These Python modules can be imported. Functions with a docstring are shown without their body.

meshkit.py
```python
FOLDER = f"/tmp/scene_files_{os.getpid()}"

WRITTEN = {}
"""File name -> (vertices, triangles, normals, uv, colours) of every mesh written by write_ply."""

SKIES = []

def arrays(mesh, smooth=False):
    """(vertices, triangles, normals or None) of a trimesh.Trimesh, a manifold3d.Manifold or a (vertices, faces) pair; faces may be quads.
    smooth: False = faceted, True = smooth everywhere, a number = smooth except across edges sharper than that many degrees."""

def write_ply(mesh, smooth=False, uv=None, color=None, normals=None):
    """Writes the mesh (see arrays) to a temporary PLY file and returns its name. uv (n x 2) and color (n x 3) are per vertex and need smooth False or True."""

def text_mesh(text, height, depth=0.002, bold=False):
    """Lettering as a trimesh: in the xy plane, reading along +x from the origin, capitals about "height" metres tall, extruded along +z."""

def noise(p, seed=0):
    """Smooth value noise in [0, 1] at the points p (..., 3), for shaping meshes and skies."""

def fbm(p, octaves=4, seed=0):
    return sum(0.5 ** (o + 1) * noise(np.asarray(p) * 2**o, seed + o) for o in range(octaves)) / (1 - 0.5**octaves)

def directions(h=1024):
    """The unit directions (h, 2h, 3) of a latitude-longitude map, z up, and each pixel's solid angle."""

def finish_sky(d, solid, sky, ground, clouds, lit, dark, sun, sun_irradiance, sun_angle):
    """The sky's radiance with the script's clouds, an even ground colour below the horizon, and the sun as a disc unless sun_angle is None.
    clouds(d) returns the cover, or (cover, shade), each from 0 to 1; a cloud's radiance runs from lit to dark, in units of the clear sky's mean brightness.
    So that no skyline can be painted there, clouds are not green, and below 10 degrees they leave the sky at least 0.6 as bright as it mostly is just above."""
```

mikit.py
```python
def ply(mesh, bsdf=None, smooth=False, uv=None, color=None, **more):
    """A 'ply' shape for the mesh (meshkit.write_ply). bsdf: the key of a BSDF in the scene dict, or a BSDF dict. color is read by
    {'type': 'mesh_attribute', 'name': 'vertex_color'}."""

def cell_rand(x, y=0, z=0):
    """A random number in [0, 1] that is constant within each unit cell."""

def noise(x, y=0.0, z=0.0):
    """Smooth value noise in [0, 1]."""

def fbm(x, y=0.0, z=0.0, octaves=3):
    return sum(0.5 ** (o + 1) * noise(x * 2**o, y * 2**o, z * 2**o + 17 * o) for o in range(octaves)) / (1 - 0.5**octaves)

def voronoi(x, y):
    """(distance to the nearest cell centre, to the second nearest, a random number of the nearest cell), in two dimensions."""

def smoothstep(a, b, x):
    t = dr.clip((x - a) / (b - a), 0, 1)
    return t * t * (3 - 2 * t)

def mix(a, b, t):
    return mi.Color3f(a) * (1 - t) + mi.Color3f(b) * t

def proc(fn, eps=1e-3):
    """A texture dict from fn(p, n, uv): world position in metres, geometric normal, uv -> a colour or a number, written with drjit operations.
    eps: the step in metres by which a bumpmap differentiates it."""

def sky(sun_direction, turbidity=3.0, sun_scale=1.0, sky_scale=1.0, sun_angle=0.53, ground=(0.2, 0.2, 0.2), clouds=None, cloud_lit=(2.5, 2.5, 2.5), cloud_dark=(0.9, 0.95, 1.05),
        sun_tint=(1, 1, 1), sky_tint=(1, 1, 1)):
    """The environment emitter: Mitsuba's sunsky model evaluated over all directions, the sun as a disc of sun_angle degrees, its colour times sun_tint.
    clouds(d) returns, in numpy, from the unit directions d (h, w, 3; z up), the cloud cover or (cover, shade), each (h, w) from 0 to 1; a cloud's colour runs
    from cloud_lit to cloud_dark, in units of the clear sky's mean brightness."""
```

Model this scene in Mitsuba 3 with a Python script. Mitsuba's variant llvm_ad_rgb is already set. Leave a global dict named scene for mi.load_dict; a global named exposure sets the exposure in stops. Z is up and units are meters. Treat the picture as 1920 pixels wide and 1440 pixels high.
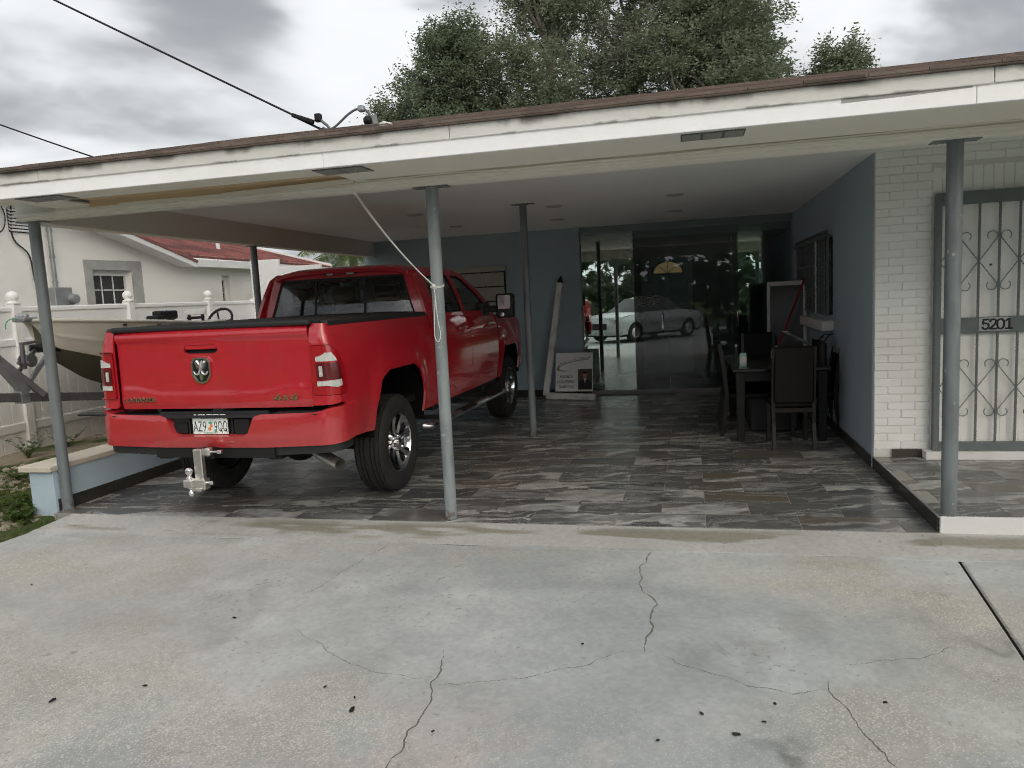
import math, random
import numpy as np, trimesh, shapely
import shapely.geometry as sg
from shapely import affinity
from scipy.spatial import Delaunay
import drjit as dr, mitsuba as mi, mikit, meshkit
from mikit import noise, fbm, voronoi, cell_rand, smoothstep, mix, proc

T = mi.ScalarTransform4f
scene, labels = {}, {}
rnd = random.Random(7)
rng = np.random.default_rng(7)

# ------------------------------------------------------------------ camera, sky, exposure
exposure = 3.3
EYE = np.array([0.0, 0.0, 1.6])
YAW, PITCH, ROLL = np.radians([-13.608, -6.587, -2.866])
_f = np.array([math.sin(YAW) * math.cos(PITCH), math.cos(YAW) * math.cos(PITCH), math.sin(PITCH)])
_r = np.array([math.cos(YAW), -math.sin(YAW), 0.0]); _u = np.cross(_r, _f)
UP = -math.sin(ROLL) * _r + math.cos(ROLL) * _u
scene['camera'] = {'type': 'perspective', 'fov': 68.873, 'fov_axis': 'x', 'near_clip': 0.05, 'far_clip': 400.0,
                   'to_world': T().look_at(origin=EYE.tolist(), target=(EYE + _f).tolist(), up=UP.tolist())}

LIT, DARK = 3.2, 0.40
def sky_clouds(d):
    z = np.maximum(d[..., 2], 0.0)
    q = np.stack([d[..., 0] / (z + 0.30), d[..., 1] / (z + 0.30), z * 0.6], -1)
    rot = np.stack([q[..., 0] * 0.8 + q[..., 1] * 0.6, (q[..., 1] * 0.8 - q[..., 0] * 0.6) * 1.5, q[..., 2]], -1)
    warp = meshkit.fbm(rot * 1.3 + 3.1, 3, 5)[..., None] * np.array([0.8, 0.7, 0.3])
    a = meshkit.fbm(rot * 3.1 + warp, 6, 11)
    b = meshkit.fbm(rot * 1.25 + 9.0 + 0.5 * warp, 4, 21)
    c = meshkit.fbm(rot * 7.0 + 2 * warp, 4, 31)
    grey = (0.60 * a + 0.40 * b + 0.16 * (c - .5) - 0.315) / 0.34
    az, el = np.degrees(np.arctan2(d[..., 0], d[..., 1])), np.degrees(np.arcsin(np.clip(d[..., 2], -1, 1)))
    wx, wy = (a - 0.5) * 16, (b - 0.5) * 10
    def blob(a0, e0, ra, re):
        return np.exp(-(((az - a0 + wx) / ra) ** 2 + ((el - e0 + wy) / re) ** 2) ** 1.3)
    grey = grey + 0.8 * blob(-33, 21.5, 7, 4.0) - 0.9 * blob(-24.5, 18.5, 4.5, 5) + 0.6 * blob(19, 21, 8, 5) - 0.7 * blob(10, 19, 5, 4) + 0.22 * blob(-46, 15, 6, 3.5) + 0.25 * blob(-38, 12, 5, 2)
    grey = 1 / (1 + np.exp(-(grey - 0.5) * 6.5)) + 0.10 * (c - .5)
    g = np.array([0.45, -0.72, 0.46]); g = g / np.linalg.norm(g)
    ang = np.degrees(np.arccos(np.clip(d @ g, -1, 1)))
    L = (1.10 - 0.66 * grey) + 2.05 * np.exp(-(ang / 37) ** 2) * (1 - 0.35 * grey)
    return np.ones_like(a), np.clip((LIT - L) / (LIT - DARK), 0, 1)

scene['sky'] = mikit.sky((0.45, -0.72, 0.46), turbidity=4, sun_scale=0.05, sun_angle=30, clouds=sky_clouds, ground=(0.25, 0.25, 0.23),
                         cloud_lit=(LIT * 0.99, LIT * 1.0, LIT * 0.985), cloud_dark=(DARK * 0.93, DARK * 0.99, DARK * 1.08))

# ------------------------------------------------------------------ helpers
def P(x, y, z): return np.array([x, y, z], float)
def mesh(v, f): return trimesh.Trimesh(np.asarray(v, float), np.asarray(f, int), process=False)
def cat(ms): return trimesh.util.concatenate([m for m in ms if m is not None])
def moved(m, t=(0, 0, 0), rz=0.0, s=1.0, rx=0.0, ry=0.0):
    m = m.copy()
    v = np.asarray(m.vertices) * s
    for ang, (i, j) in ((rx, (1, 2)), (ry, (2, 0)), (rz, (0, 1))):
        if ang:
            c, q = math.cos(ang), math.sin(ang)
            a, b = v[:, i].copy(), v[:, j].copy()
            v[:, i], v[:, j] = c * a - q * b, q * a + c * b
    m.vertices = v + np.asarray(t, float)
    return m
def box(x0, x1, y0, y1, z0, z1, ch=0.0):
    x0, x1 = min(x0, x1), max(x0, x1); y0, y1 = min(y0, y1), max(y0, y1); z0, z1 = min(z0, z1), max(z0, z1)
    c = min(ch, (x1 - x0) * .45, (y1 - y0) * .45, (z1 - z0) * .45)
    if c <= 0:
        return moved(trimesh.creation.box((x1 - x0, y1 - y0, z1 - z0)), ((x0 + x1) / 2, (y0 + y1) / 2, (z0 + z1) / 2))
    pts = []
    for i in (0, 1):
        for j in (0, 1):
            for k in (0, 1):
                X, Y, Z = (x0, x1)[i], (y0, y1)[j], (z0, z1)[k]
                sx, sy, sz = c * (1, -1)[i], c * (1, -1)[j], c * (1, -1)[k]
                pts += [(X, Y + sy, Z + sz), (X + sx, Y, Z + sz), (X + sx, Y + sy, Z)]
    return trimesh.convex.convex_hull(np.array(pts))
def rbox(x0, x1, y0, y1, z0, z1, r=0.03, n=3):
    "rounded box: hull of eighth-spheres at the corners"
    s = trimesh.creation.icosphere(n - 1, r).vertices
    r = min(r, abs(x1 - x0) / 2.01, abs(y1 - y0) / 2.01, abs(z1 - z0) / 2.01)
    s = s / np.linalg.norm(s, axis=1, keepdims=True) * r
    c = [(a, b, d) for a in (x0 + r, x1 - r) for b in (y0 + r, y1 - r) for d in (z0 + r, z1 - r)]
    return trimesh.convex.convex_hull(np.vstack([s + np.array(q) for q in c]))
def tube(pts, r, n=8, cap=True, flat=1.0):
    pts = np.asarray(pts, float); k = len(pts)
    t = np.gradient(pts, axis=0); t /= np.linalg.norm(t, axis=1, keepdims=True) + 1e-12
    a = np.cross(t[0], (0, 0, 1) if abs(t[0][2]) < .9 else (1, 0, 0)); a /= np.linalg.norm(a)
    rr = np.broadcast_to(np.asarray(r, float), (k,)); V = []
    for i in range(k):
        a = a - t[i] * np.dot(a, t[i]); a /= np.linalg.norm(a); b = np.cross(t[i], a)
        ang = np.arange(n) * 2 * np.pi / n
        V.append(pts[i] + rr[i] * (np.cos(ang)[:, None] * a + flat * np.sin(ang)[:, None] * b))
    V = np.vstack(V); F = []
    for i in range(k - 1):
        for j in range(n):
            p, q = i * n + j, i * n + (j + 1) % n
            F += [(p, q, q + n), (p, q + n, p + n)]
    if cap:
        V = np.vstack([V, pts[0], pts[-1]]); c0, c1 = len(V) - 2, len(V) - 1
        for j in range(n):
            F += [(c0, (j + 1) % n, j), (c1, (k - 1) * n + j, (k - 1) * n + (j + 1) % n)]
    return mesh(V, F)
def rod(p, q, r, n=12): return tube([p, q], r, n)
def bar(p, q, w, h, up=(0, 0, 1), ch=0.0):
    "rectangular bar from p to q: width w across, height h along up"
    p, q = np.asarray(p, float), np.asarray(q, float); d = q - p; L = np.linalg.norm(d); d /= L
    s = np.cross(d, up); s /= np.linalg.norm(s); u = np.cross(s, d)
    m = box(-w / 2, w / 2, 0, L, -h / 2, h / 2, ch)
    m.vertices = p + m.vertices[:, :1] * s + m.vertices[:, 1:2] * d + m.vertices[:, 2:] * u
    return m
def lathe(prof, n=32, close=False):
    "profile [(r, z)] turned round z"
    prof = np.asarray(prof, float); k = len(prof); ang = np.arange(n) * 2 * np.pi / n
    V = np.stack([prof[:, None, 0] * np.cos(ang), prof[:, None, 0] * np.sin(ang), np.broadcast_to(prof[:, None, 1], (k, n))], -1).reshape(-1, 3)
    F = []
    for i in range(k if close else k - 1):
        for j in range(n):
            a, b = i * n + j, i * n + (j + 1) % n; c, d = (i + 1) % k * n + j, (i + 1) % k * n + (j + 1) % n
            F += [(a, b, d), (a, d, c)]
    return mesh(V, F)
def poly_mesh(poly, depth): return cat([trimesh.creation.extrude_polygon(g, depth, engine='earcut') for g in getattr(poly, 'geoms', [poly])])
def facing(m, x=0, y=0, z=0):
    "xy drawing extruded along +z -> stands upright, reads along +x, faces -y"
    m = m.copy(); v = m.vertices.copy(); m.vertices = np.stack([v[:, 0] + x, -v[:, 2] + y, v[:, 1] + z], -1); return m
def rounded(pts, r):
    p = sg.Polygon(pts)
    return p.buffer(-r, join_style=1).buffer(r, quad_segs=6).buffer(r * .6, quad_segs=6).buffer(-r * .6, join_style=1)
def sheet(poly, fn, step=0.05, thick=0.0, bstep=None):
    "a surface over a 2-D polygon (holes kept): fine triangles, mapped by fn(u, v) -> xyz; thick turns the edges in along -normal"
    bstep = bstep or step
    polys = list(getattr(poly, 'geoms', [poly])); out = []
    for g in polys:
        rings = []
        for ring in [g.exterior, *g.interiors]:
            c = np.asarray(ring.coords)[:-1]; pts = []
            for i in range(len(c)):
                a, b = c[i], c[(i + 1) % len(c)]; n = max(1, int(math.ceil(np.linalg.norm(b - a) / bstep)))
                pts += [a + (b - a) * k / n for k in range(n)]
            rings.append(np.array(pts))
        x0, y0, x1, y1 = g.bounds
        gx, gy = np.meshgrid(np.arange(x0 + step / 2, x1, step), np.arange(y0 + step / 2, y1, step))
        q = np.stack([gx.ravel(), gy.ravel()], -1)
        inner = g.buffer(-step * 0.45)
        q = q[shapely.contains_xy(inner, q[:, 0], q[:, 1])] if not inner.is_empty else q[:0]
        uv = np.vstack(rings + [q]); tri = Delaunay(uv).simplices
        cen = uv[tri].mean(1); keep = shapely.contains_xy(g, cen[:, 0], cen[:, 1])
        a, b, c = (uv[tri[:, k]] for k in range(3))
        area = (b[:, 0] - a[:, 0]) * (c[:, 1] - a[:, 1]) - (b[:, 1] - a[:, 1]) * (c[:, 0] - a[:, 0])
        keep &= np.abs(area) > 1e-9
        tri, area = tri[keep], area[keep]; tri[area < 0] = tri[area < 0][:, ::-1]
        V = np.asarray(fn(uv[:, 0], uv[:, 1]), float)
        if V.shape[0] == 3 and V.shape[1:] == (len(uv),): V = V.T
        m = mesh(V, tri)
        if thick:
            N = np.asarray(m.vertex_normals); V2, F2, at = [V], [tri], len(V); o = 0
            for r in rings:
                n = len(r); idx = np.arange(o, o + n); o += n
                V2.append(V[idx] - N[idx] * thick); j = np.arange(n); k = (j + 1) % n
                F2 += [np.stack([idx[j], at + j, at + k], -1), np.stack([idx[j], at + k, idx[k]], -1)]; at += n
            m = mesh(np.vstack(V2), np.vstack(F2))
        out.append(m)
    return cat(out)
def grid(fn, nu, nv):
    u, v = np.meshgrid(np.linspace(0, 1, nu), np.linspace(0, 1, nv), indexing='ij')
    V = np.asarray(fn(u.ravel(), v.ravel())).T; F = []
    i, j = np.meshgrid(np.arange(nu - 1), np.arange(nv - 1), indexing='ij'); a = (i * nv + j).ravel()
    F = np.vstack([np.stack([a, a + nv, a + nv + 1], -1), np.stack([a, a + nv + 1, a + 1], -1)])
    return mesh(V, F)

def numbered(key):
    if key not in scene and key not in labels: return key
    i = 1
    while f'{key}_{i:03d}' in scene or f'{key}_{i:03d}' in labels: i += 1
    return f'{key}_{i:03d}'
def tag(key, label=None, cat_=None, group=None, kind=None):
    d = labels.setdefault(key, {})
    for k, v in (('label', label), ('category', cat_), ('group', group), ('kind', kind)):
        if v: d[k] = v
    return key
def thing(name, label, cat_, group=None, kind=None): return tag(numbered(name), label, cat_, group, kind)
def add(name, m, mat, parent=None, smooth=30, **kw):
    key = numbered(name if parent is None else parent + '__' + name)
    scene[key] = mikit.ply(m, mat, smooth=smooth, **kw); return key
def addp(name, shape, parent, to_world):
    key = numbered(parent + '__' + name); scene[key] = {**shape, 'to_world': to_world}; return key

# ------------------------------------------------------------------ materials
def B(name, d, bump=None, bscale=None):
    if bump is not None: d = {'type': 'bumpmap', 'scale': 1.0, 'arbitrary': bump, 'bsdf': d}
    scene[name] = {'type': 'twosided', 'bsdf': d}
def rgb(c): return {'type': 'rgb', 'value': list(map(float, (c, c, c) if np.isscalar(c) else c))}
def pr(col, rough=0.5, spec=0.5, **kw):
    d = {'type': 'principled', 'base_color': proc(col) if callable(col) else rgb(col), 'roughness': proc(rough) if callable(rough) else float(rough), 'specular': float(spec)}
    d.update({k: float(v) for k, v in kw.items()}); return d

def dirty(base, amt=0.18, sc=2.0, tint=(0.55, 0.5, 0.42)):
    def fn(p, n, uv):
        a = fbm(p.x * sc, p.y * sc, p.z * sc, 4); b = fbm(p.x * sc * 9, p.y * sc * 9, p.z * sc * 9, 2)
        k = amt * smoothstep(0.42, 0.75, a) + amt * 0.35 * (b - 0.5)
        return mix(base, tuple(x * t for x, t in zip(base, tint)), dr.clip(k, 0, 1))
    return fn

def white_paint(p, n, uv):
    base = mix((0.74, 0.745, 0.735), (0.62, 0.62, 0.585), fbm(p.x * 1.3, p.y, p.z * 3, 4))
    run = smoothstep(0.62, 0.8, fbm(p.x * 14, 3.0, p.z * 1.6, 3)) * smoothstep(0.5, 0.7, fbm(p.x * 1.1 + 5, 0, p.z, 3))
    top = smoothstep(2.575, 2.63, p.z + 0.03 * (fbm(p.x * 9, 1.0, 0, 3) - 0.5)) * smoothstep(0.40, 0.58, fbm(p.x * 3.6, 0, 7.0, 5))
    low = smoothstep(2.566, 2.553, p.z + 0.012 * (fbm(p.x * 17, 2.0, 0, 3) - 0.5)) * smoothstep(0.5, 0.62, fbm(p.x * 4.5, 0, 17.0, 4))
    return mix(mix(base, (0.33, 0.31, 0.25), 0.45 * run), (0.12, 0.115, 0.09), dr.clip(top * 0.85 + low * 0.6, 0, 1))
B('m_fascia', pr(white_paint, 0.5, 0.35))
B('m_fascia_clean', pr(dirty((0.90, 0.91, 0.92), 0.15, 1.7, (0.7, 0.68, 0.62)), 0.45, 0.4))
B('m_soffit', pr(dirty((0.74, 0.73, 0.66), 0.25, 1.5, (0.8, 0.76, 0.66)), 0.7, 0.25))
B('m_ceiling', pr(dirty((0.78, 0.815, 0.80), 0.32, 0.7, (0.8, 0.78, 0.74)), 0.8, 0.2), bump=proc(lambda p, n, uv: 0.0024 * fbm(p.x * 30, p.y * 30, p.z * 30, 3), 2e-3))
B('m_blue_wall', pr(dirty((0.35, 0.435, 0.485), 0.30, 1.1, (0.8, 0.82, 0.85)), 0.6, 0.3), bump=proc(lambda p, n, uv: 0.0026 * fbm(p.x * 38, p.y * 38, p.z * 38, 3), 2e-3))
B('m_blue_light', pr(dirty((0.42, 0.53, 0.60), 0.2, 2.4, (0.75, 0.78, 0.78)), 0.6, 0.3), bump=proc(lambda p, n, uv: 0.0010 * fbm(p.x * 55, p.y * 55, p.z * 55, 2), 2e-3))
B('m_vent', pr((0.33, 0.33, 0.31), 0.6, 0.3))
def post_paint(base):
    def fn(p, n, uv):
        a = fbm(p.x * 9, p.y * 9, p.z * 2.2, 4); b = fbm(p.x * 40, p.y * 40, p.z * 22, 3)
        c = mix(base, tuple(x * .72 for x in base), smoothstep(.42, .7, a))
        rust = smoothstep(.13, .01, p.z + .06 * (b - .5)) * smoothstep(.42, .6, b) * .8
        chip = smoothstep(.735, .76, b) * smoothstep(.5, .62, a)
        return mix(mix(c, (.09, .055, .035), dr.clip(rust, 0, 1)), (.42, .43, .42), chip * .7)
    return fn
B('m_post', pr(post_paint((0.170, 0.195, 0.205)), 0.38, 0.45)); B('m_post_pale', pr(post_paint((0.25, 0.285, 0.295)), 0.38, 0.45))
B('m_brick', pr(dirty((0.80, 0.81, 0.80), 0.26, 2.2, (0.78, 0.75, 0.68)), 0.6, 0.3), bump=proc(lambda p, n, uv: 0.0016 * fbm(p.x * 70, p.y * 70, p.z * 70, 3), 2e-3))
B('m_mortar', pr(dirty((0.62, 0.62, 0.59), 0.3, 5.0, (0.6, 0.58, 0.52)), 0.8, 0.2))
B('m_white_door', pr(lambda p, n, uv: mix((0.80, 0.80, 0.775), (0.3, 0.3, 0.27), dr.clip(0.7 * smoothstep(0.60, 0.8, fbm(p.x * 45, 2.0, p.z * 1.5, 3)) * smoothstep(0.75, 0.25, p.z) + 0.12 * fbm(p.x * 3, p.y, p.z * 2, 3), 0, 1)), 0.5, 0.35))
B('m_iron', pr(dirty((0.125, 0.145, 0.15), 0.3, 8.0, (0.7, 0.62, 0.55)), 0.42, 0.4))
B('m_black', pr((0.012, 0.012, 0.013), 0.5, 0.3))
B('m_black_gloss', pr((0.012, 0.012, 0.013), 0.18, 0.5))
B('m_dark_plastic', pr((0.022, 0.023, 0.025), 0.42, 0.4))
B('m_stucco_white', pr(lambda p, n, uv: mix((0.82, 0.81, 0.775), (0.52, 0.505, 0.46), dr.clip(0.7 * smoothstep(0.5, 0.75, fbm(p.x * 0.8, p.y * 0.8, p.z * 1.1, 4)) * 0.6, 0, 1)), 0.8, 0.2), bump=proc(lambda p, n, uv: 0.003 * fbm(p.x * 30, p.y * 30, p.z * 30, 3), 3e-3))
B('m_grey_render', pr(lambda p, n, uv: mix((0.45, 0.45, 0.44), (0.28, 0.28, 0.275), fbm(p.x * 6, p.y * 6, p.z * 6, 4)), 0.85, 0.2))
B('m_vinyl', pr(lambda p, n, uv: mix((0.82, 0.82, 0.82), (0.52, 0.50, 0.44), dr.clip(smoothstep(0.95, 0.0, p.z) * 0.55 + 0.25 * (fbm(p.x, p.y * 1.7, p.z * 0.9, 4) - 0.4), 0, 1)), 0.35, 0.45))
B('m_roof_red', pr(lambda p, n, uv: mix((0.27, 0.105, 0.095), (0.12, 0.065, 0.06), dr.clip(smoothstep(0.42, 0.7, fbm(p.x * 1.5, p.y * 2.5, p.z, 4)) * 0.8, 0, 1)), 0.6, 0.3))
B('m_shingle', pr(lambda p, n, uv: mix((0.20, 0.155, 0.135), (0.10, 0.083, 0.073), fbm(p.x * 12, p.y * 12, p.z * 12, 3)) * (0.7 + 0.6 * cell_rand(p.x * 3.3, p.y * 7.0, 1)), 0.9, 0.1), bump=proc(lambda p, n, uv: 0.002 * noise(p.x * 260, p.y * 260, p.z * 260), 1e-3))
B('m_plywood', pr(lambda p, n, uv: mix((0.66, 0.53, 0.36), (0.50, 0.38, 0.24), fbm(p.x * 2, p.y * 40, p.z * 40, 3)), 0.7, 0.2))
B('m_galv', pr(lambda p, n, uv: mix((0.42, 0.44, 0.46), (0.22, 0.23, 0.24), fbm(p.x * 7, p.y * 7, p.z * 7, 4)), 0.42, 0.5, metallic=0.55))
B('m_chrome', pr((0.82, 0.82, 0.83), 0.09, 0.5, metallic=1.0))
B('m_satin', pr(lambda p, n, uv: mix((0.72, 0.70, 0.66), (0.5, 0.48, 0.44), fbm(p.x * 30, p.y * 30, p.z * 30, 2)), 0.3, 0.5, metallic=0.9))
B('m_rope', pr((0.80, 0.79, 0.75), 0.8, 0.2))
B('m_red_wood', pr((0.30, 0.035, 0.03), 0.4, 0.4))
B('m_white_plastic', pr((0.7, 0.7, 0.69), 0.4, 0.4))
B('m_wood_dark', pr(lambda p, n, uv: mix((0.014, 0.009, 0.007), (0.008, 0.006, 0.005), fbm(p.x * 30, p.y * 30, p.z * 4, 3)), 0.3, 0.45))
B('m_leather', pr((0.007, 0.006, 0.006), 0.5, 0.25), bump=proc(lambda p, n, uv: 0.0006 * fbm(p.x * 220, p.y * 220, p.z * 220, 2), 8e-4))
scene['m_pane'] = {'type': 'thindielectric', 'int_ior': 1.5, 'specular_reflectance': rgb(0.95), 'specular_transmittance': rgb((0.80, 0.88, 0.84))}
scene['m_pane_film'] = {'type': 'thindielectric', 'int_ior': 6.0, 'specular_reflectance': rgb((0.82, 0.93, 0.86)), 'specular_transmittance': rgb((0.5, 0.56, 0.54))}
scene['m_tint'] = {'type': 'thindielectric', 'int_ior': 1.52, 'specular_transmittance': rgb((0.13, 0.145, 0.145))}
scene['m_tint_dark'] = {'type': 'thindielectric', 'int_ior': 1.52, 'specular_transmittance': rgb((0.07, 0.08, 0.08))}

def flat(name, col, rough=0.5, spec=0.4): B(name, pr(col, rough, spec))
flat('m_void', (0.006, 0.006, 0.006), 0.9, 0.05); flat('m_ink', (0.02, 0.02, 0.022)); flat('m_white_ink', (0.75, 0.75, 0.74)); flat('m_orange', (0.7, 0.2, 0.05)); flat('m_leaf_ink', (0.07, 0.33, 0.16))
flat('m_yellow', (0.65, 0.48, 0.04)); flat('m_plate', (0.72, 0.77, 0.75)); flat('m_gold', (0.33, 0.24, 0.08)); flat('m_skin_ink', (0.36, 0.2, 0.13))
flat('m_photo_bg', (0.10, 0.075, 0.055)); flat('m_suit_ink', (0.012, 0.013, 0.018)); flat('m_navy_ink', (0.02, 0.03, 0.06)); flat('m_teal', (0.35, 0.6, 0.55))
# ------------------------------------------------------------------ ground, driveway, tiled floor
def slab_z(y): return np.where(np.asarray(y) > 4.63, -0.004 - 0.026 * (5.035 - np.asarray(y)) / 0.405, -0.03 - 0.011 * np.clip(4.63 - np.asarray(y), 0, 6))

def gauss(p, x, y, rx, ry):
    return dr.exp(-(dr.square((p.x - x) / rx) + dr.square((p.y - y) / ry)))
def concrete(p, n, uv):
    big = fbm(p.x * 0.9, p.y * 0.9, 1.0, 5); mid = fbm(p.x * 3.1, p.y * 3.1, 2.0, 4); fine = fbm(p.x * 45, p.y * 45, 0, 3)
    wx, wy = p.x + 0.9 * (big - 0.5) + 0.25 * (mid - .5), p.y + 0.9 * (mid - 0.5)
    q = mi.Point3f(wx, wy, 0)
    c = mix((0.335, 0.352, 0.348), (0.455, 0.468, 0.458), smoothstep(0.3, 0.7, 0.55 * big + 0.45 * mid))
    swirl = fbm(p.x * 1.6 + 2.2 * mid, p.y * 5 + 2.0 * big, 5.0, 5)
    c = c * (0.86 + 0.28 * swirl)
    tan = gauss(q, -4.3, 3.9, 1.3, .5) + 0.8 * gauss(q, -3.2, 2.7, 1.4, .6) + 0.75 * gauss(q, 0.85, 4.25, .75, .28) + 0.85 * gauss(q, 1.2, 3.9, .4, .5) + 0.6 * gauss(q, -1.9, 4.5, 1.6, .14) + 0.55 * gauss(q, 1.15, 3.1, .45, .5) + 0.7 * gauss(q, 0.55, 2.75, .4, .3) + 0.5 * gauss(q, -1.9, 2.6, .8, .25)
    tan = tan * (0.55 + 0.9 * fbm(p.x * 2.1, p.y * 3.7, 9.0, 4))
    worn = dr.clip(tan + smoothstep(3.2, 2.3, wy) * (0.6 + 0.6 * (big - .5)), 0, 1)
    c = mix(c, (0.385, 0.345, 0.265), dr.clip(tan * 0.46, 0, 0.6))
    pink = (gauss(q, -0.9, 2.45, .8, .35) + 0.8 * gauss(q, 0.2, 2.4, .7, .28)) * smoothstep(0.38, 0.6, mid)
    c = mix(c, (0.43, 0.33, 0.30), dr.clip(0.4 * pink, 0, 0.5))
    smear = smoothstep(0.60, 0.72, fbm(p.x * 1.9 + 4, p.y * 1.2 + 1.5 * big, 12.0, 4))
    c = mix(c, (0.235, 0.235, 0.22), 0.35 * smear)
    d1, d2, r = voronoi(p.x * 100, p.y * 100)
    peb = smoothstep(0.46, 0.28, d1)
    sel = smoothstep(0.68, 0.82, r + 0.35 * (worn - 0.6) + 0.5 * (fbm(p.x * 5.5, p.y * 5.5, 8.0, 4) - 0.5))
    agg = dr.clip(worn * 1.4 - 0.25, 0, 1) * peb * sel
    c = mix(c, mix((0.60, 0.55, 0.45), (0.66, 0.64, 0.58), cell_rand(r * 997.0, 1.0)), agg * 0.55)
    c = mix(c, (0.17, 0.155, 0.12), dr.clip(worn * 0.6, 0, 1) * smoothstep(0.55, 0.85, d1) * 0.4)
    apron = smoothstep(4.625, 4.64, p.y + 0.02 * (fbm(p.x * 8, 0, 0, 2) - 0.5))
    ap = mix((0.40, 0.40, 0.38), (0.48, 0.475, 0.45), mid)
    st = smoothstep(0.49, 0.60, fbm(p.x * 1.1 + 3, p.y * 4.5, 3.0, 4)) * smoothstep(4.62, 4.76, p.y) * smoothstep(5.06, 4.93, p.y)
    ap = mix(ap, (0.225, 0.205, 0.155), dr.clip(0.8 * st, 0, 1))
    c = mix(c, ap, apron)
    dark = gauss(q, 0.19, 2.50, .09, .06) + 0.6 * gauss(q, 1.22, 3.52, .16, .06) + 0.35 * gauss(q, -0.13, 3.44, .035, .03) + 0.35 * gauss(q, -0.14, 3.36, .04, .03)
    c = mix(c, (0.07, 0.068, 0.06), dr.clip(dark * (0.25 + 0.8 * mid), 0, 0.8))
    pit = smoothstep(0.86, 0.92, noise(p.x * 52, p.y * 52, 3.0)) * smoothstep(.5, .65, mid)
    c = mix(c, (0.12, 0.115, 0.10), pit * .35)
    return c * (0.88 + 0.24 * fine)
def concrete_h(p, n, uv):
    d1, d2, r = voronoi(p.x * 85, p.y * 85)
    return 0.0016 * fbm(p.x * 60, p.y * 60, 0, 3) + 0.0009 * smoothstep(0.5, 0.2, d1) + 0.004 * fbm(p.x * 4, p.y * 4, 0, 2)
B('m_concrete', pr(concrete, lambda p, n, uv: 0.5 + 0.25 * fbm(p.x * 3, p.y * 3, 0, 3), 0.35), bump=proc(concrete_h, 2e-3))

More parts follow.
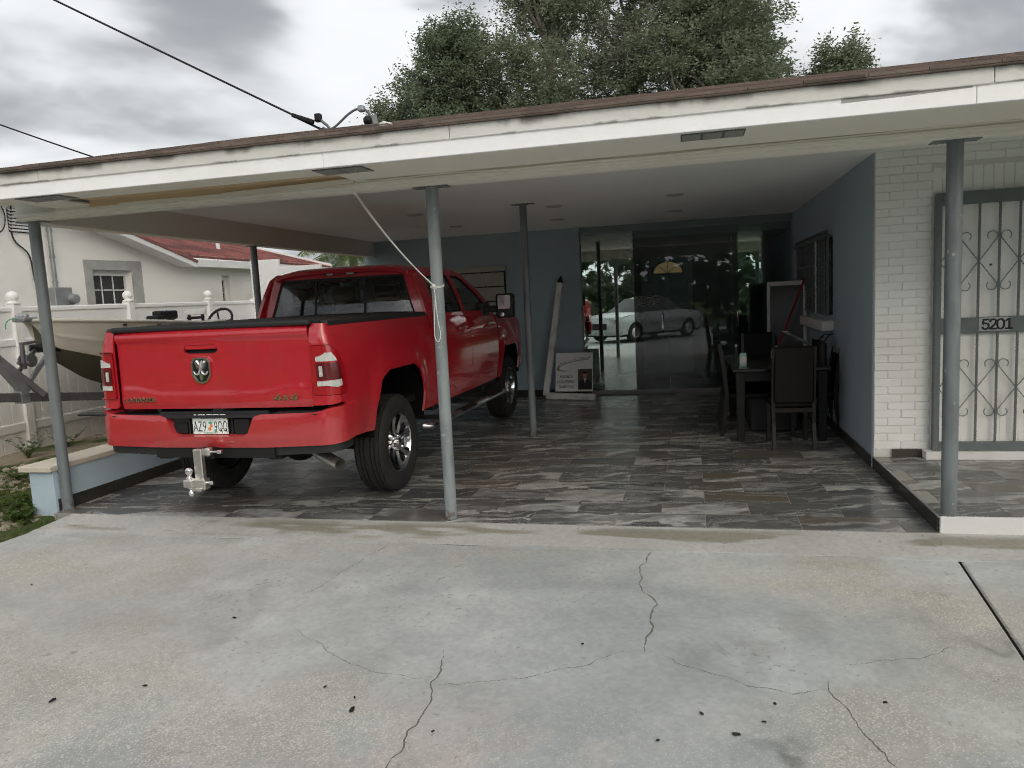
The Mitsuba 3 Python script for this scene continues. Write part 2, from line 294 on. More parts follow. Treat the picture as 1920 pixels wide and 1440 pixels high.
TX0, TDX, TY0, TDY = -5.46, 0.615, 5.037, 0.3085
def tile_tex(p, n, uv):
    porch = p.x > 1.497
    y0 = dr.select(porch, 5.06, TY0); x0 = dr.select(porch, 1.30, TX0)
    j = dr.floor((p.y - y0) / TDY); par = j - 2 * dr.floor(j / 2)
    i = dr.floor((p.x - x0 - 0.5 * TDX * par) / TDX)
    k = dr.select(porch, 40.0, 0.0)
    r1, r2, r3 = cell_rand(i, j, 1 + k), cell_rand(i, j, 2 + k), cell_rand(i, j, 3 + k)
    x, y = p.x + 13.7 * r1, p.y + 7.1 * r2
    sl = 0.55 * (r3 - 0.5) + 0.25
    a, b = x + sl * y * 2, y - sl * x * 0.9
    w1 = fbm(a * 2.0, b * 4.6, 11 * r2, 4); w2 = fbm(a * 8 + 2, b * 14, 3 + 9 * r1, 4)
    v = b * 6.0 + 3.6 * w1 + 0.9 * w2 + 5 * r1
    band = fbm(v, 0.7 + a * 0.35, 8 * r3, 4)
    ridge = 1 - dr.abs(2 * fbm(v * 1.6 + 5, a * 0.5, 2.0, 3) - 1)
    base = mix((0.068, 0.072, 0.073), (0.150, 0.148, 0.138), w2)
    base = mix(base, (0.135, 0.112, 0.086), smoothstep(0.55, 0.85, r1) * 0.7 * smoothstep(0.35, 0.6, w1))
    base = mix(base, (0.055, 0.06, 0.063), smoothstep(0.6, 0.85, r2) * 0.6)
    pale = smoothstep(0.49, 0.60, band) * smoothstep(0.30, 0.62, fbm(a * 1.3 + 9, b * 2.4, 5 * r1, 3) + 0.22 * (r3 - 0.5))
    streak = smoothstep(0.84, 0.96, ridge) * 0.85
    return mix(base, mix((0.27, 0.275, 0.27), (0.48, 0.48, 0.46), smoothstep(.3, .7, w2)), dr.clip(0.72 * pale + streak * (0.45 + pale), 0, 0.95))
B('m_tile', pr(tile_tex, lambda p, n, uv: 0.16 + 0.22 * fbm(p.x * 5, p.y * 5, 0, 3), 0.55), bump=proc(lambda p, n, uv: 0.0012 * fbm(p.x * 9, p.y * 22, 0, 4), 2e-3))
flat('m_grout', (0.30, 0.295, 0.27), 0.8, 0.2)
B('m_tile_dark', pr(lambda p, n, uv: mix((0.022, 0.024, 0.022), (0.055, 0.05, 0.04), fbm(p.x * 7, p.y * 7, p.z * 20, 4)), 0.3, 0.5))

def soil(p, n, uv):
    a = fbm(p.x * 1.1, p.y * 1.1, 0, 5); b = fbm(p.x * 9, p.y * 9, 0, 3)
    c = mix((0.15, 0.125, 0.09), (0.30, 0.26, 0.20), b)
    return mix(c, mix((0.035, 0.06, 0.018), (0.07, 0.085, 0.03), b), smoothstep(0.47, 0.60, a))
B('m_soil', pr(soil, 0.9, 0.1), bump=proc(lambda p, n, uv: 0.012 * fbm(p.x * 25, p.y * 25, 0, 3), 4e-3))
B('m_lawn', pr(lambda p, n, uv: mix((0.05, 0.085, 0.02), (0.12, 0.13, 0.045), fbm(p.x * 0.7, p.y * 0.7, 0, 5)), 0.9, 0.1))
B('m_asphalt', pr(lambda p, n, uv: mix((0.05, 0.05, 0.05), (0.085, 0.083, 0.08), fbm(p.x * 2, p.y * 2, 0, 5)), 0.85, 0.2))

g = add('ground', box(-150, 150, -150, 150, -0.6, -0.16), 'm_lawn', smooth=False); tag(g, 'lawn around the house', kind='structure')
g = add('street', box(-150, 150, -17, -10, -0.17, -0.13), 'm_asphalt', smooth=False); tag(g, 'asphalt street behind the viewer', kind='structure')
def yard(u, v):
    x = -9.6 + u * 4.5; y = 1.5 + v * 15
    x = np.where(u > 0.999, -5.16 - 0.035 * (5.2 - np.minimum(y, 5.2)), x)
    z = -0.055 + 0.09 * (meshkit.fbm(np.stack([x * 1.3, y * 1.3, x * 0], -1), 4) - 0.5) + 0.03 * (meshkit.fbm(np.stack([x * 7, y * 7, x * 0], -1), 3, 4) - 0.5)
    z = np.where(u > 0.97, np.minimum(z, -0.06), z)
    return np.stack([x, y, z])
g = add('side_yard', grid(yard, 110, 300), 'm_soil', smooth=True); tag(g, 'bare soil strip between the driveway and the white fence', kind='structure')

def slab(x0l, x1l, name, edge=0.0):
    ys = np.concatenate([np.linspace(-9.9, 4.63, 60), [4.83, 5.035]]) if name == 'driveway' else np.linspace(-9.9, 4.62, 40)
    V, F = [], []
    for y in ys:
        xl, xr = x0l(y), x1l(y); z = float(slab_z(y))
        V += [(xl, y, -0.25), (xl, y, z - .008), (xl + .008, y, z), (xr - .008, y, z), (xr, y, z - .008), (xr, y, -0.25)]
    for i in range(len(ys) - 1):
        for k in range(5):
            a, b = i * 6 + k, i * 6 + k + 1; F += [(a, b, b + 6), (a, b + 6, a + 6)]
    return mesh(V, F)
jx = lambda y: 1.478 - 0.097 * (4.61 - y)
lx = lambda y: -5.02 - 0.075 * np.clip(5.035 - y, 0, 3)
def main_r(y): return 3.9 if y > 4.63 else jx(y) - 0.008
ap = slab(lx, lambda y: jx(y) - 0.008, 'drive')
def strip(y0, y1, xl, xr, n=24):
    V, F = [], []
    xs = np.linspace(xl, xr, n)
    for x in xs:
        wob = 0.012 * math.sin(x * 3.1) + 0.008 * math.sin(x * 7.7 + 1)
        V += [(x, y0 + wob - .006, -0.031), (x, y0 + wob + .004, -0.0245), (x, (y0 + y1) / 2, -0.014), (x, y1, -0.004)]
    for i in range(n - 1):
        for k in range(3):
            a = i * 4 + k; F += [(a, a + 4, a + 5), (a, a + 5, a + 1)]
    return mesh(V, F)
dw = add('driveway', ap, 'm_concrete'); tag(dw, 'cracked grey concrete driveway', kind='structure')
add('slab', slab(lambda y: jx(y) + 0.008, lambda y: 4.2, 'side'), 'm_concrete', dw)
add('apron', strip(4.62, 5.036, -5.04, 4.2, 60), 'm_concrete', dw)
B('m_joint', pr((0.015, 0.015, 0.013), 0.9, 0.1))
add('joint', bar((jx(4.618), 4.618, -.052), (jx(0), 0, -.102), .0155, .02), 'm_joint', dw, smooth=False)
CR = {'a': [(-0.259, 4.63), (-0.322, 4.329), (-0.29, 4.047), (-0.208, 3.838), (-0.211, 3.61), (-0.229, 3.46), (-0.24, 3.296)], 'b': [(-2.03, 4.6), (-2.083, 4.362), (-2.124, 4.057), (-2.156, 3.842), (-2.252, 3.675)],
      'c': [(-2.004, 3.294), (-1.799, 3.161), (-1.56, 3.016), (-1.37, 2.943), (-1.193, 2.944), (-1.129, 2.962)], 'd': [(-1.173, 3.199), (-1.131, 2.962), (-1.083, 2.74), (-1.08, 2.547), (-1.093, 2.39), (-1.095, 2.2), (-1.13, 1.9)],
      'e': [(-1.103, 2.887), (-0.989, 2.926), (-0.856, 2.968), (-0.699, 3.013), (-0.57, 3.087), (-0.441, 3.193), (-0.305, 3.287)], 'f': [(-0.16, 3.281), (-0.019, 3.163), (0.112, 3.103), (0.237, 3.056), (0.359, 3.031), (0.518, 3.075)],
      'g': [(0.539, 3.142), (0.518, 3.075), (0.559, 2.922), (0.593, 2.767), (0.627, 2.644), (0.663, 2.584), (0.70, 2.3), (0.8, 2.0)], 'h': [(0.649, 3.283), (0.791, 3.35), (0.906, 3.384), (1.034, 3.465), (1.147, 3.557)]}
CW = dict(a=.0062, b=.003, c=.0026, d=.0046, e=.0028, f=.0026, g=.0044, h=.0022)
B('m_crack', pr((0.16, 0.155, 0.135), 0.95, 0.05))
for k, pts in CR.items():
    pts = np.array(pts); s = np.concatenate([[0], np.cumsum(np.linalg.norm(np.diff(pts, axis=0), axis=1))]); t = np.arange(0, s[-1], 0.011)
    c = np.stack([np.interp(t, s, pts[:, i]) for i in (0, 1)], -1)
    q = np.stack([t * 9, t * 0 + ord(k), t * 0], -1)
    c += 0.06 * (np.stack([meshkit.fbm(q, 4, 1), meshkit.fbm(q, 4, 2)], -1) - 0.5)
    d = np.gradient(c, axis=0); nrm = np.stack([-d[:, 1], d[:, 0]], -1); nrm /= np.linalg.norm(nrm, axis=1, keepdims=True) + 1e-9
    w = CW[k] * (0.15 + 1.6 * meshkit.fbm(np.stack([t * 25, t * 0, t * 0 + ord(k)], -1), 3, 3)) * np.clip(np.minimum(t, t[-1] - t) / 0.12 + 0.25, 0, 1) * 0.62
    z = slab_z(c[:, 1]) + 0.0012
    V = np.concatenate([np.column_stack([c - nrm * w[:, None], z]), np.column_stack([c + nrm * w[:, None], z])]); n = len(c); i = np.arange(n - 1)
    add('crack', mesh(V, np.vstack([np.stack([i, i + 1, i + 1 + n], -1), np.stack([i, i + 1 + n, i + n], -1)])), 'm_crack', dw, smooth=False)

fl = add('carport_floor', box(-5.22, 1.502, 5.03, 11.84, -0.2, -0.0035), 'm_grout', smooth=False); tag(fl, 'slate look plank tile floor of the carport', kind='structure')
def tile_box(x0, x1, y0, y1, z): return box(x0, x1, y0, y1, z - 0.012, z, 0.0015)
def lay(parent, xa, xb, ya, yb, x0, y0, z):
    j = 0
    while y0 + j * TDY < yb:
        y = y0 + j * TDY; x = x0 + 0.5 * TDX * (j % 2)
        while x < xb:
            a, b, c, d = max(x + .0022, xa), min(x + TDX - .0022, xb), max(y + .0022, ya), min(y + TDY - .0022, yb)
            if b - a > .02 and d - c > .02:
                add('tile', tile_box(a, b, c, d, z + rnd.uniform(-.0006, .0006)), 'm_tile', parent, smooth=False)
            x += TDX
        j += 1
lay(fl, -5.2, 1.498, 5.037, 11.80, TX0, TY0, 0.0)

po = add('porch', box(1.502, 6.0, 5.042, 6.79, -0.2, 0.0965), 'm_grout', smooth=False); tag(po, 'raised porch slab with slate look tiles', kind='structure')
lay(po, 1.508, 3.9, 5.062, 6.775, 1.30, 5.06, 0.1)
B('m_riser', pr(dirty((0.66, 0.66, 0.65), 0.3, 4, (0.6, 0.56, 0.48)), 0.5, 0.4))
add('riser', box(1.5, 3.9, 5.034, 5.058, -0.005, 0.102, .002), 'm_riser', po, smooth=False)
for k in range(3):
    add('side_tile', box(1.488, 1.5015, 5.06 + k * .577, 5.06 + k * .577 + .573, 0.001, 0.094, .001), 'm_tile_dark', po, smooth=False)
add('edge_trim', box(1.486, 1.506, 5.04, 6.79, 0.0945, 0.1025, .002), 'm_galv', po, smooth=False)

# ------------------------------------------------------------------ the house
H = thing('house', 'low white brick house with an open blue walled carport under a shingle roof', 'house')
def hb(name, b, mat, parent=None, ch=0.0, smooth=False): return add(name, box(*b, ch), mat, parent or H, smooth=smooth)
hb('back_wall', (-5.27, -1.66, 11.75, 11.95, -0.1, 2.64), 'm_blue_wall')
sw = hb('side_wall', (1.49, 1.64, 6.83, 14.6, -0.1, 2.64), 'm_blue_wall')
for k in range(8): hb('base_tile', (1.478, 1.4905, 6.84 + k * .61, 6.84 + k * .61 + .606, 0.001, 0.1), 'm_tile_dark', sw)
bw_ = scene and numbered  # noqa
for k in range(6): add('base_tile', box(-5.2 + k * .61, -5.2 + k * .61 + .606, 11.738, 11.7505, 0.001, 0.1), 'm_tile_dark', H + '__back_wall', smooth=False)
add('ceiling', box(-5.14, 8.0, 5.14, 11.80, 2.63, 2.66), 'm_ceiling', H, smooth=False)
add('ceiling', box(1.64, 8.0, 5.14, 6.80, 2.66, 2.665), 'm_ceiling', H, smooth=False)
flat('m_lamp_trim', (0.5, 0.49, 0.46), 0.5)
for x, y in ((-1.5, 8.71), (-1.73, 10.24), (-3.15, 10.16), (-0.135, 8.55), (-3.12, 8.48), (-0.17, 10.26)):
    c = add('ceiling_light', moved(lathe([(0.0, -.002), (.045, -.002), (.047, -.012), (.085, -.014), (.098, -.006), (.1, .002)], 28), (x, y, 2.63)), 'm_lamp_trim', H)
hb('beam', (-5.2, 8.0, 4.995, 5.14, 2.402, 2.66), 'm_soffit', ch=.004)
hb('beam_trim', (-5.2, 8.0, 4.975, 4.9955, 2.425, 2.452), 'm_soffit', ch=.004)
hb('beam_trim', (-5.2, 8.0, 4.983, 4.9955, 2.4525, 2.4685), 'm_soffit', ch=.003)
hb('side_beam', (-5.24, -5.08, 5.14, 11.95, 2.385, 2.66), 'm_soffit', ch=.004)
# soffit with a stretch left open to bare wood
hb('soffit', (-5.24, 8.0, 4.41, 4.68, 2.468, 2.48), 'm_soffit')
hb('soffit', (-4.80, -4.46, 4.681, 4.985, 2.4685, 2.4795), 'm_soffit')
hb('soffit', (-2.27, 8.0, 4.681, 4.985, 2.4685, 2.4795), 'm_soffit')
hb('bare_board', (-4.46, -2.27, 4.9556, 4.995, 2.450, 2.515), 'm_plywood')
hb('bare_board', (-4.46, -2.27, 4.68, 4.955, 2.50, 2.515), 'm_plywood')
add('loose_strip', cat([bar((-4.46, 4.965, 2.452), (-3.3, 4.95, 2.448), .012, .022), bar((-3.3, 4.95, 2.448), (-2.26, 4.93, 2.462), .012, .03)]), 'm_soffit', H, smooth=False)
# vents in the soffit: frame and slats
def vent(x, y, nseg, w=.185):
    v = add('soffit_vent', cat([box(x, x + nseg * w, y, y + .2, 2.463, 2.4678)]), 'm_iron', H, smooth=False)
    for s in range(nseg):
        for k in range(6):
            add('slat', box(x + s * w + .008, x + (s + 1) * w - .008, y + .02 + k * .028, y + .034 + k * .028, 2.4595, 2.4628), 'm_vent', v, smooth=False)
vent(-4.62, 4.44, 2); vent(-2.32, 4.46, 2, .17); vent(-0.03, 4.47, 3, .118)
# fascia boards with butt joints
xs = [-5.25, -4.33, -1.365, 1.515, 4.6, 8.0]
for a, b in zip(xs, xs[1:]): hb('fascia_board', (a + .002, b - .002, 4.372, 4.398, 2.552 + rnd.uniform(-.002, .002), 2.632), 'm_fascia', ch=.003)
xs = [-5.25, -2.2, 1.44, 4.9, 8.0]
for a, b in zip(xs, xs[1:]): hb('fascia_trim', (a + .0015, b - .0015, 4.386, 4.4095, 2.461, 2.556), 'm_fascia_clean', ch=.003)
add('bare_patch', mesh([(.80, 4.3845, 2.553), (1.42, 4.3845, 2.5545), (1.42, 4.3845, 2.544), (1.1, 4.3845, 2.534), (.80, 4.3845, 2.530), (.80, 4.39, 2.553), (1.42, 4.39, 2.5545), (1.42, 4.39, 2.544), (1.1, 4.39, 2.534), (.80, 4.39, 2.530)], [(0, 1, 2), (0, 2, 3), (0, 3, 4), (5, 7, 6), (5, 8, 7), (5, 9, 8), (0, 5, 6), (0, 6, 1), (2, 7, 8), (2, 8, 3), (3, 8, 9), (3, 9, 4), (1, 6, 7), (1, 7, 2), (4, 9, 5), (4, 5, 0)]), 'm_grey_render', H, smooth=False)
hb('drip_edge', (-5.26, 8.0, 4.340, 4.385, 2.6325, 2.642), 'm_shingle')
def shingles():
    out = []; slope = .2555
    for k in range(30):
        y0 = 4.335 + k * .138; y1 = y0 + .21; z0 = 2.636 + (y0 - 4.335) * slope
        x = -5.24 + rnd.uniform(-.035, .0)
        if k == 29: y1 = 8.42
        while x < 8:
            L = rnd.uniform(.28, .34); x2 = min(x + L - .004, 8); dz = rnd.uniform(0, .004)
            V = np.array([(x, y0, z0 + .004), (x2, y0, z0 + .004), (x, y0, z0 + .016 + dz), (x2, y0, z0 + .016 + dz), (x, y1, z0 + (y1 - y0) * slope + .002), (x2, y1, z0 + (y1 - y0) * slope + .002)])
            out.append(mesh(V, [(0, 1, 3), (0, 3, 2), (2, 3, 5), (2, 5, 4), (0, 2, 4), (1, 5, 3)])); x += L
    return cat(out)
rf = add('roof', cat([mesh([(-5.235, 4.36, 2.641), (8, 4.36, 2.641), (8, 8.4, 3.655), (-5.235, 8.4, 3.655), (8, 17.2, 2.72), (-5.235, 17.2, 2.72), (-5.235, 4.5, 2.6405), (-5.235, 17.2, 2.60), (8, 17.2, 2.6)],
         [(0, 1, 2), (0, 2, 3), (3, 2, 4), (3, 4, 5), (0, 3, 6), (3, 5, 7), (3, 7, 6), (5, 4, 8), (5, 8, 7)])]), 'm_shingle', H, smooth=False)
k = add('shingles', shingles(), 'm_shingle', rf, smooth=False); tag(k, kind='stuff')
def ridge_caps():
    out = []
    x = -5.27
    while x < 8:
        out.append(mesh([(x, 8.26, 3.645), (x + .3, 8.26, 3.635), (x, 8.4, 3.69), (x + .3, 8.4, 3.678), (x, 8.54, 3.645), (x + .3, 8.54, 3.635)], [(0, 1, 3), (0, 3, 2), (2, 3, 5), (2, 5, 4), (0, 2, 4)])); x += .24
    return cat(out)
add('ridge_cap', ridge_caps(), 'm_shingle', rf, smooth=False); tag(rf + '__ridge_cap', kind='stuff')
# front wall: painted bricks
bk = hb('brick_wall', (1.50, 8.0, 6.80, 6.83, 0.09, 2.64), 'm_mortar')
def brick(x0, x1, z0, z1):
    d = rnd.uniform(-.0025, .0035)
    m = box(x0, x1, 6.792 + d * .8, 6.802, z0, z1, .003)
    v = m.vertices; m.vertices = v + rng.normal(0, .0012, v.shape)
    add('brick', m, 'm_brick', bk, smooth=False)
CH = .0668
nz = int((2.62 - 0.165) / CH)
for c in range(nz + 1):
    z0 = .168 + c * CH; z1 = min(z0 + CH - .005, 2.625)
    off = (0, .105)[c % 2]
    for xa, xb in ((1.502, 1.925),) if z0 < 2.26 else ((1.502, 3.0),):
        x = xa - off
        while x < xb:
            a, b = max(x, xa), min(x + .205, xb)
            if 2.26 <= z0 < 2.46 and a > 1.90: a = b
            if b - a > .02: brick(a, b, z0, z1)
            x += .21
x = 1.93
while x < 3.0: brick(x, x + .066, 2.272, 2.462); x += .073
for c in range(24):  # beyond the door
    for k in range(2): brick(3.03 + k * .21 + (c % 2) * .1, 3.03 + k * .21 + (c % 2) * .1 + .203, .168 + c * .0668, .168 + c * .0668 + .06)
hb('base_strip', (1.642, 1.87, 6.77, 6.80, 0.1, .165), 'm_tile_dark', bk)
hb('door_sill', (1.868, 3.0, 6.66, 6.80, 0.1, .168), 'm_riser', ch=.004)
# entry door behind an iron security grille
ed = hb('entry_door', (1.98, 2.92, 6.772, 6.80, .17, 2.25), 'm_white_door')
add('peephole', moved(lathe([(0, .0), (.008, .0), (.009, -.006), (0, -.006)], 12), (2.348, 6.771, 1.672), rx=-math.pi / 2), 'm_black', ed)
sd = numbered(H + '__security_door')
fr = cat([box(1.93, 1.975, 6.70, 6.76, .172, 2.256, .003), box(2.93, 2.975, 6.70, 6.76, .172, 2.256, .003), box(1.9755, 2.9295, 6.70, 6.76, 2.158, 2.256, .003), box(1.9755, 2.9295, 6.70, 6.76, .172, .238, .003)])
scene[sd] = mikit.ply(fr, 'm_iron'); tag(sd, 'grey iron security grille door with heart scrolls')
add('mid_rail', box(1.976, 2.929, 6.712, 6.75, 1.132, 1.258, .003), 'm_iron', sd)
BX = [2.105, 2.25, 2.395, 2.537, 2.68, 2.822]
for x in BX:
    add('bar', box(x - .0075, x + .0075, 6.722, 6.738, 1.2585, 2.157), 'm_iron', sd, smooth=False)
    add('bar', box(x - .0075, x + .0075, 6.722, 6.738, .2385, 1.1315), 'm_iron', sd, smooth=False)
def scroll(xc, zc, s, sg_):
    "diamond arm from the node at xc, zc towards the neighbouring bar, ending in a curl"
    xt, zt = xc + s * .1425, zc + sg_ * .175
    pts = [(xc + s * .006, zc + sg_ * .006), (xt - s * .02, zt - sg_ * .006), (xt - s * .012, zt + sg_ * .012)]
    R0 = .036; cx, cz = xt - s * .012 - s * R0, zt + sg_ * .022
    for t in np.linspace(0, 1.28 * math.pi, 16): pts.append((cx + s * R0 * math.cos(t), cz + sg_ * R0 * math.sin(t) * .95))
    return tube([(x, 6.73, z) for x, z in pts], .0040, 6)
for zc in (1.705, .685):
    for i, x in enumerate([1.976] + BX[1::2] if False else [1.97, 2.25, 2.537, 2.822]):
        for s in ((1,) if x < 2 else (-1, 1)):
            for g_ in (1, -1): add('scroll', scroll(x, zc, s, g_), 'm_iron', sd)
pl = add('number_plate', box(2.252, 2.472, 6.7075, 6.7115, 1.146, 1.254, .001), 'm_galv', sd, smooth=False)
for i, ch in enumerate('5201'):
    add('digit', facing(meshkit.text_mesh(ch, .084, .0022, bold=True), 2.262 + i * .053 + (.006 if ch == '1' else 0), 6.7074, 1.158), 'm_black', sd, smooth=False)

# window with blinds panels on the back wall, left of the glass doors
wn = numbered(H + '__window')
scene[wn] = mikit.ply(cat([box(-3.95, -2.86, 11.70, 11.752, 2.02, 2.10, .004), box(-3.95, -2.86, 11.735, 11.752, 1.02, 2.02)]), 'm_dark_plastic', smooth=False)
B('m_cream_panel', pr(dirty((0.42, 0.41, 0.36), 0.2, 3), 0.5, 0.3))
for k in range(4):
    add('panel', box(-3.93, -2.885, 11.712 - .004 * k, 11.733, 1.80 - k * .235, 2.015 - k * .235, .004), 'm_cream_panel', wn, smooth=False)
add('head_trim', box(-3.97, -2.85, 11.685, 11.6995, 2.03, 2.115, .004), 'm_cream_panel', wn, smooth=False)
# window with iron grille on the side wall
w2 = numbered(H + '__window')
scene[w2] = mikit.ply(box(1.478, 1.492, 8.62, 10.9, 1.25, 2.07), 'm_black_gloss', smooth=False); tag(w2, 'dark side wall window behind iron bars')
for y in np.arange(8.66, 10.9, .105): add('bar', rod((1.435, y, 1.24), (1.435, y, 2.09), .007, 6), 'm_iron', w2)
for z in (1.26, 1.52, 1.80, 2.07): add('rail', bar((1.435, 8.6, z), (1.435, 10.92, z), .008, .022), 'm_iron', w2, smooth=False)
for y in (8.6, 9.35, 10.1, 10.9): add('stile', box(1.424, 1.447, y - .02, y + .02, 1.24, 2.08), 'm_white_plastic' if y == 9.35 else 'm_iron', w2, smooth=False)
def crest():
    out = []
    for y in np.arange(8.62, 10.9, .19):
        t = np.linspace(0, math.pi, 12); out.append(tube([(1.435, y + .095 - .085 * math.cos(a), 2.08 + .07 * math.sin(a)) for a in t], .008, 6))
        t = np.linspace(0, 2 * math.pi, 12); out.append(tube([(1.435, y + .095 - .032 * math.cos(a), 2.105 + .026 * math.sin(a)) for a in t], .007, 6))
    return cat(out)
add('crest', crest(), 'm_iron', w2)
add('canopy', cat([box(1.395, 1.47, 8.56, 10.95, 2.082, 2.094), box(1.392, 1.398, 8.56, 10.95, 2.06, 2.10)]), 'm_iron', w2, smooth=False)
add('sill', box(1.37, 1.4895, 8.56, 11.0, 1.08, 1.185, .006), 'm_white_plastic', w2, smooth=False)

# glass doors and the dim lobby behind them
B('m_lobby', pr(dirty((0.26, 0.30, 0.315), 0.2, 1.0), 0.7, 0.2)); B('m_lobby_door', pr(dirty((0.42, 0.48, 0.53), 0.2, 1.0), 0.5, 0.4))
hb('lobby_wall', (-2.3, -1.66, 11.951, 14.3, 0, 2.64), 'm_lobby'); hb('lobby_wall', (-2.3, 1.49, 14.25, 14.45, 0, 2.64), 'm_lobby')
hb('lobby_ceiling', (-2.3, 1.49, 11.96, 14.25, 2.42, 2.64), 'm_lobby')
hb('lobby_floor', (-1.66, 1.49, 11.86, 14.25, -0.1, 0.04), 'm_tile_dark')
hb('lintel', (-1.66, 1.49, 11.80, 11.955, 2.545, 2.64), 'm_lobby')
gd = numbered(H + '__glass_door')
scene[gd] = mikit.ply(cat([box(-1.66, 1.49, 11.835, 11.85, 2.525, 2.545), box(-1.66, 1.49, 11.80, 11.90, 0.041, 0.062, .003), box(-1.672, -1.652, 11.80, 11.88, 0.04, 2.53)]), 'm_galv', smooth=False)
tag(gd, 'frameless sliding glass doors reflecting the driveway')
def pane(x0, x1, y, mat='m_pane'): add('pane', mesh([(x0, y, .064), (x1, y, .064), (x1, y, 2.523), (x0, y, 2.523)], [(0, 1, 2), (0, 2, 3)]), mat, gd, smooth=False)
pane(-1.645, -.84, 11.842, 'm_pane_film'); pane(-.845, .625, 11.858); pane(.615, 1.485, 11.842); pane(.72, 1.07, 11.885, 'm_pane_film')
for x, y in ((-1.645, 11.842), (-.84, 11.842), (-.32, 11.885), (.625, 11.858)): add('edge', box(x - .003, x + .003, y - .005, y + .005, .064, 2.523), 'm_teal' if 0 else 'm_galv', gd, smooth=False)
for x in (-.41, .70):
    add('handle', tube([(x, 11.86, 1.24), (x, 11.79, 1.22), (x, 11.785, 1.11), (x, 11.79, 1.0), (x, 11.86, .98)], .012, 10), 'm_chrome', gd)
add('lock', moved(lathe([(0, 0), (.03, 0), (.034, .012), (.02, .022), (0, .022)], 20), (.632, 11.84, 1.34), rx=math.pi / 2), 'm_galv', gd)
B('m_frost', pr(lambda p, n, uv: mix((0.05, 0.055, 0.06), (0.45, 0.47, 0.48), smoothstep(0.45, 0.55, noise(p.x * 90, 0, p.z * 90))), 0.6, 0.3))
add('decal', box(-.83, -.46, 11.852, 11.8545, 1.38, 1.525), 'm_frost', gd, smooth=False)
hb('threshold', (-1.66, 1.49, 11.80, 11.85, -0.01, 0.0405), 'm_grout')
idr = numbered(H + '__lobby_door')
scene[idr] = mikit.ply(box(-.87, .06, 14.20, 14.25, .06, 2.20, .003), 'm_lobby_door', smooth=False)
for x0, x1, z0, z1 in ((-.77, -.45, .25, .85), (-.36, -.04, .25, .85), (-.77, -.45, 1.0, 1.75), (-.36, -.04, 1.0, 1.75)):
    add('raised_panel', box(x0, x1, 14.19, 14.2005, z0, z1,   .008), 'm_lobby_door', idr, smooth=False)
scene['m_fan_glass'] = {'type': 'twosided', 'bsdf': pr((0.3, 0.22, 0.12), 0.2, 0.5)}
fan = sg.Point(0, 0).buffer(.27, quad_segs=16).intersection(sg.box(-.3, 0, .3, .3))
key = add('fanlight', facing(poly_mesh(affinity.scale(fan, 1, .82, origin=(0, 0)), .004), -.38, 14.197, 1.90), 'm_fan_glass', idr, smooth=False)
scene[key]['emitter'] = {'type': 'area', 'radiance': rgb((0.0085, 0.006, 0.003))}
bars = [bar((-.38, 14.185, 1.905), (-.38 + .26 * math.cos(a), 14.185, 1.905 + .215 * math.sin(a)), .012, .016, (0, 1, 0)) for a in (math.pi / 4, math.pi / 2, 3 * math.pi / 4)]
t = np.linspace(0, math.pi, 20); bars.append(tube([(-.38 + .275 * math.cos(a), 14.185, 1.90 + .225 * math.sin(a)) for a in t], .014, 8)); bars.append(bar((-.66, 14.185, 1.895), (-.10, 14.185, 1.895), .014, .03))
add('glazing_bar', cat(bars), 'm_lobby', idr, smooth=False)
for z in (1.24, 1.10): add('knob', moved(trimesh.creation.icosphere(2, .028), (-.0, 14.15, z)), 'm_satin', idr)
k = add('door_mat', box(-.62, .32, 13.3, 13.95, .041, .055, .004), 'm_black', smooth=False); tag(k, 'black mat on the lobby floor in front of the inner door', 'door mat')

# ------------------------------------------------------------------ posts
def post(x, y, z0, z1, r, label, mat='m_post'):
    t = thing('support_post', label, 'post', 'round steel posts holding up the carport roof')
    add('pole', rod((x, y, z0), (x, y, z1 - .006), r, 28), mat, t)
    add('top_plate', box(x - .13, x + .13, y - .05, y + .05, z1 - .0065, z1 - .0005), 'm_post', t, smooth=False)
    add('foot_ring', moved(lathe([(r + .012, 0), (r + .010, .006), (r - .002, .009)], 28), (x, y, z0)), 'm_post', t)
post(-5.163, 5.125, 0, 2.402, .044, 'blue grey steel post beside the end of the low wall')
post(-1.748, 5.11, 0, 2.402, .044, 'pale blue grey steel post with a white rope tied round it', 'm_post_pale')
post(1.565, 5.10, .1, 2.402, .046, 'steel post standing on the raised porch before the security door')
post(-1.785, 8.305, 0, 2.63, .04, 'steel post standing inside the carport on the tiled floor')
post(-5.175, 8.3, .35, 2.386, .04, 'steel post standing on the low wall behind the red pickup')

# low wall with stone caps along the carport side
gw = thing('low_wall', 'low blue painted wall with a cream stone cap beside the carport', 'wall')
add('core', box(-5.455, -5.212, 5.06, 11.74, -.2, .345), 'm_blue_light', gw, smooth=False)
B('m_cap', pr(lambda p, n, uv: mix((0.58, 0.525, 0.44), (0.47, 0.43, 0.36), fbm(p.x * 6, p.y * 6, p.z * 6, 4)), 0.6, 0.3))
for k in range(8):
    y0 = 5.01 + k * .845; add('cap_stone', box(-5.515, -5.192, y0, min(y0 + .84, 11.74), .3455, .395, .008), 'm_cap', gw, smooth=False)
for k in range(11): add('base_tile', box(-5.213, -5.2, 5.08 + k * .61, min(5.08 + k * .61 + .606, 11.74), .001, .105), 'm_tile_dark', gw, smooth=False)
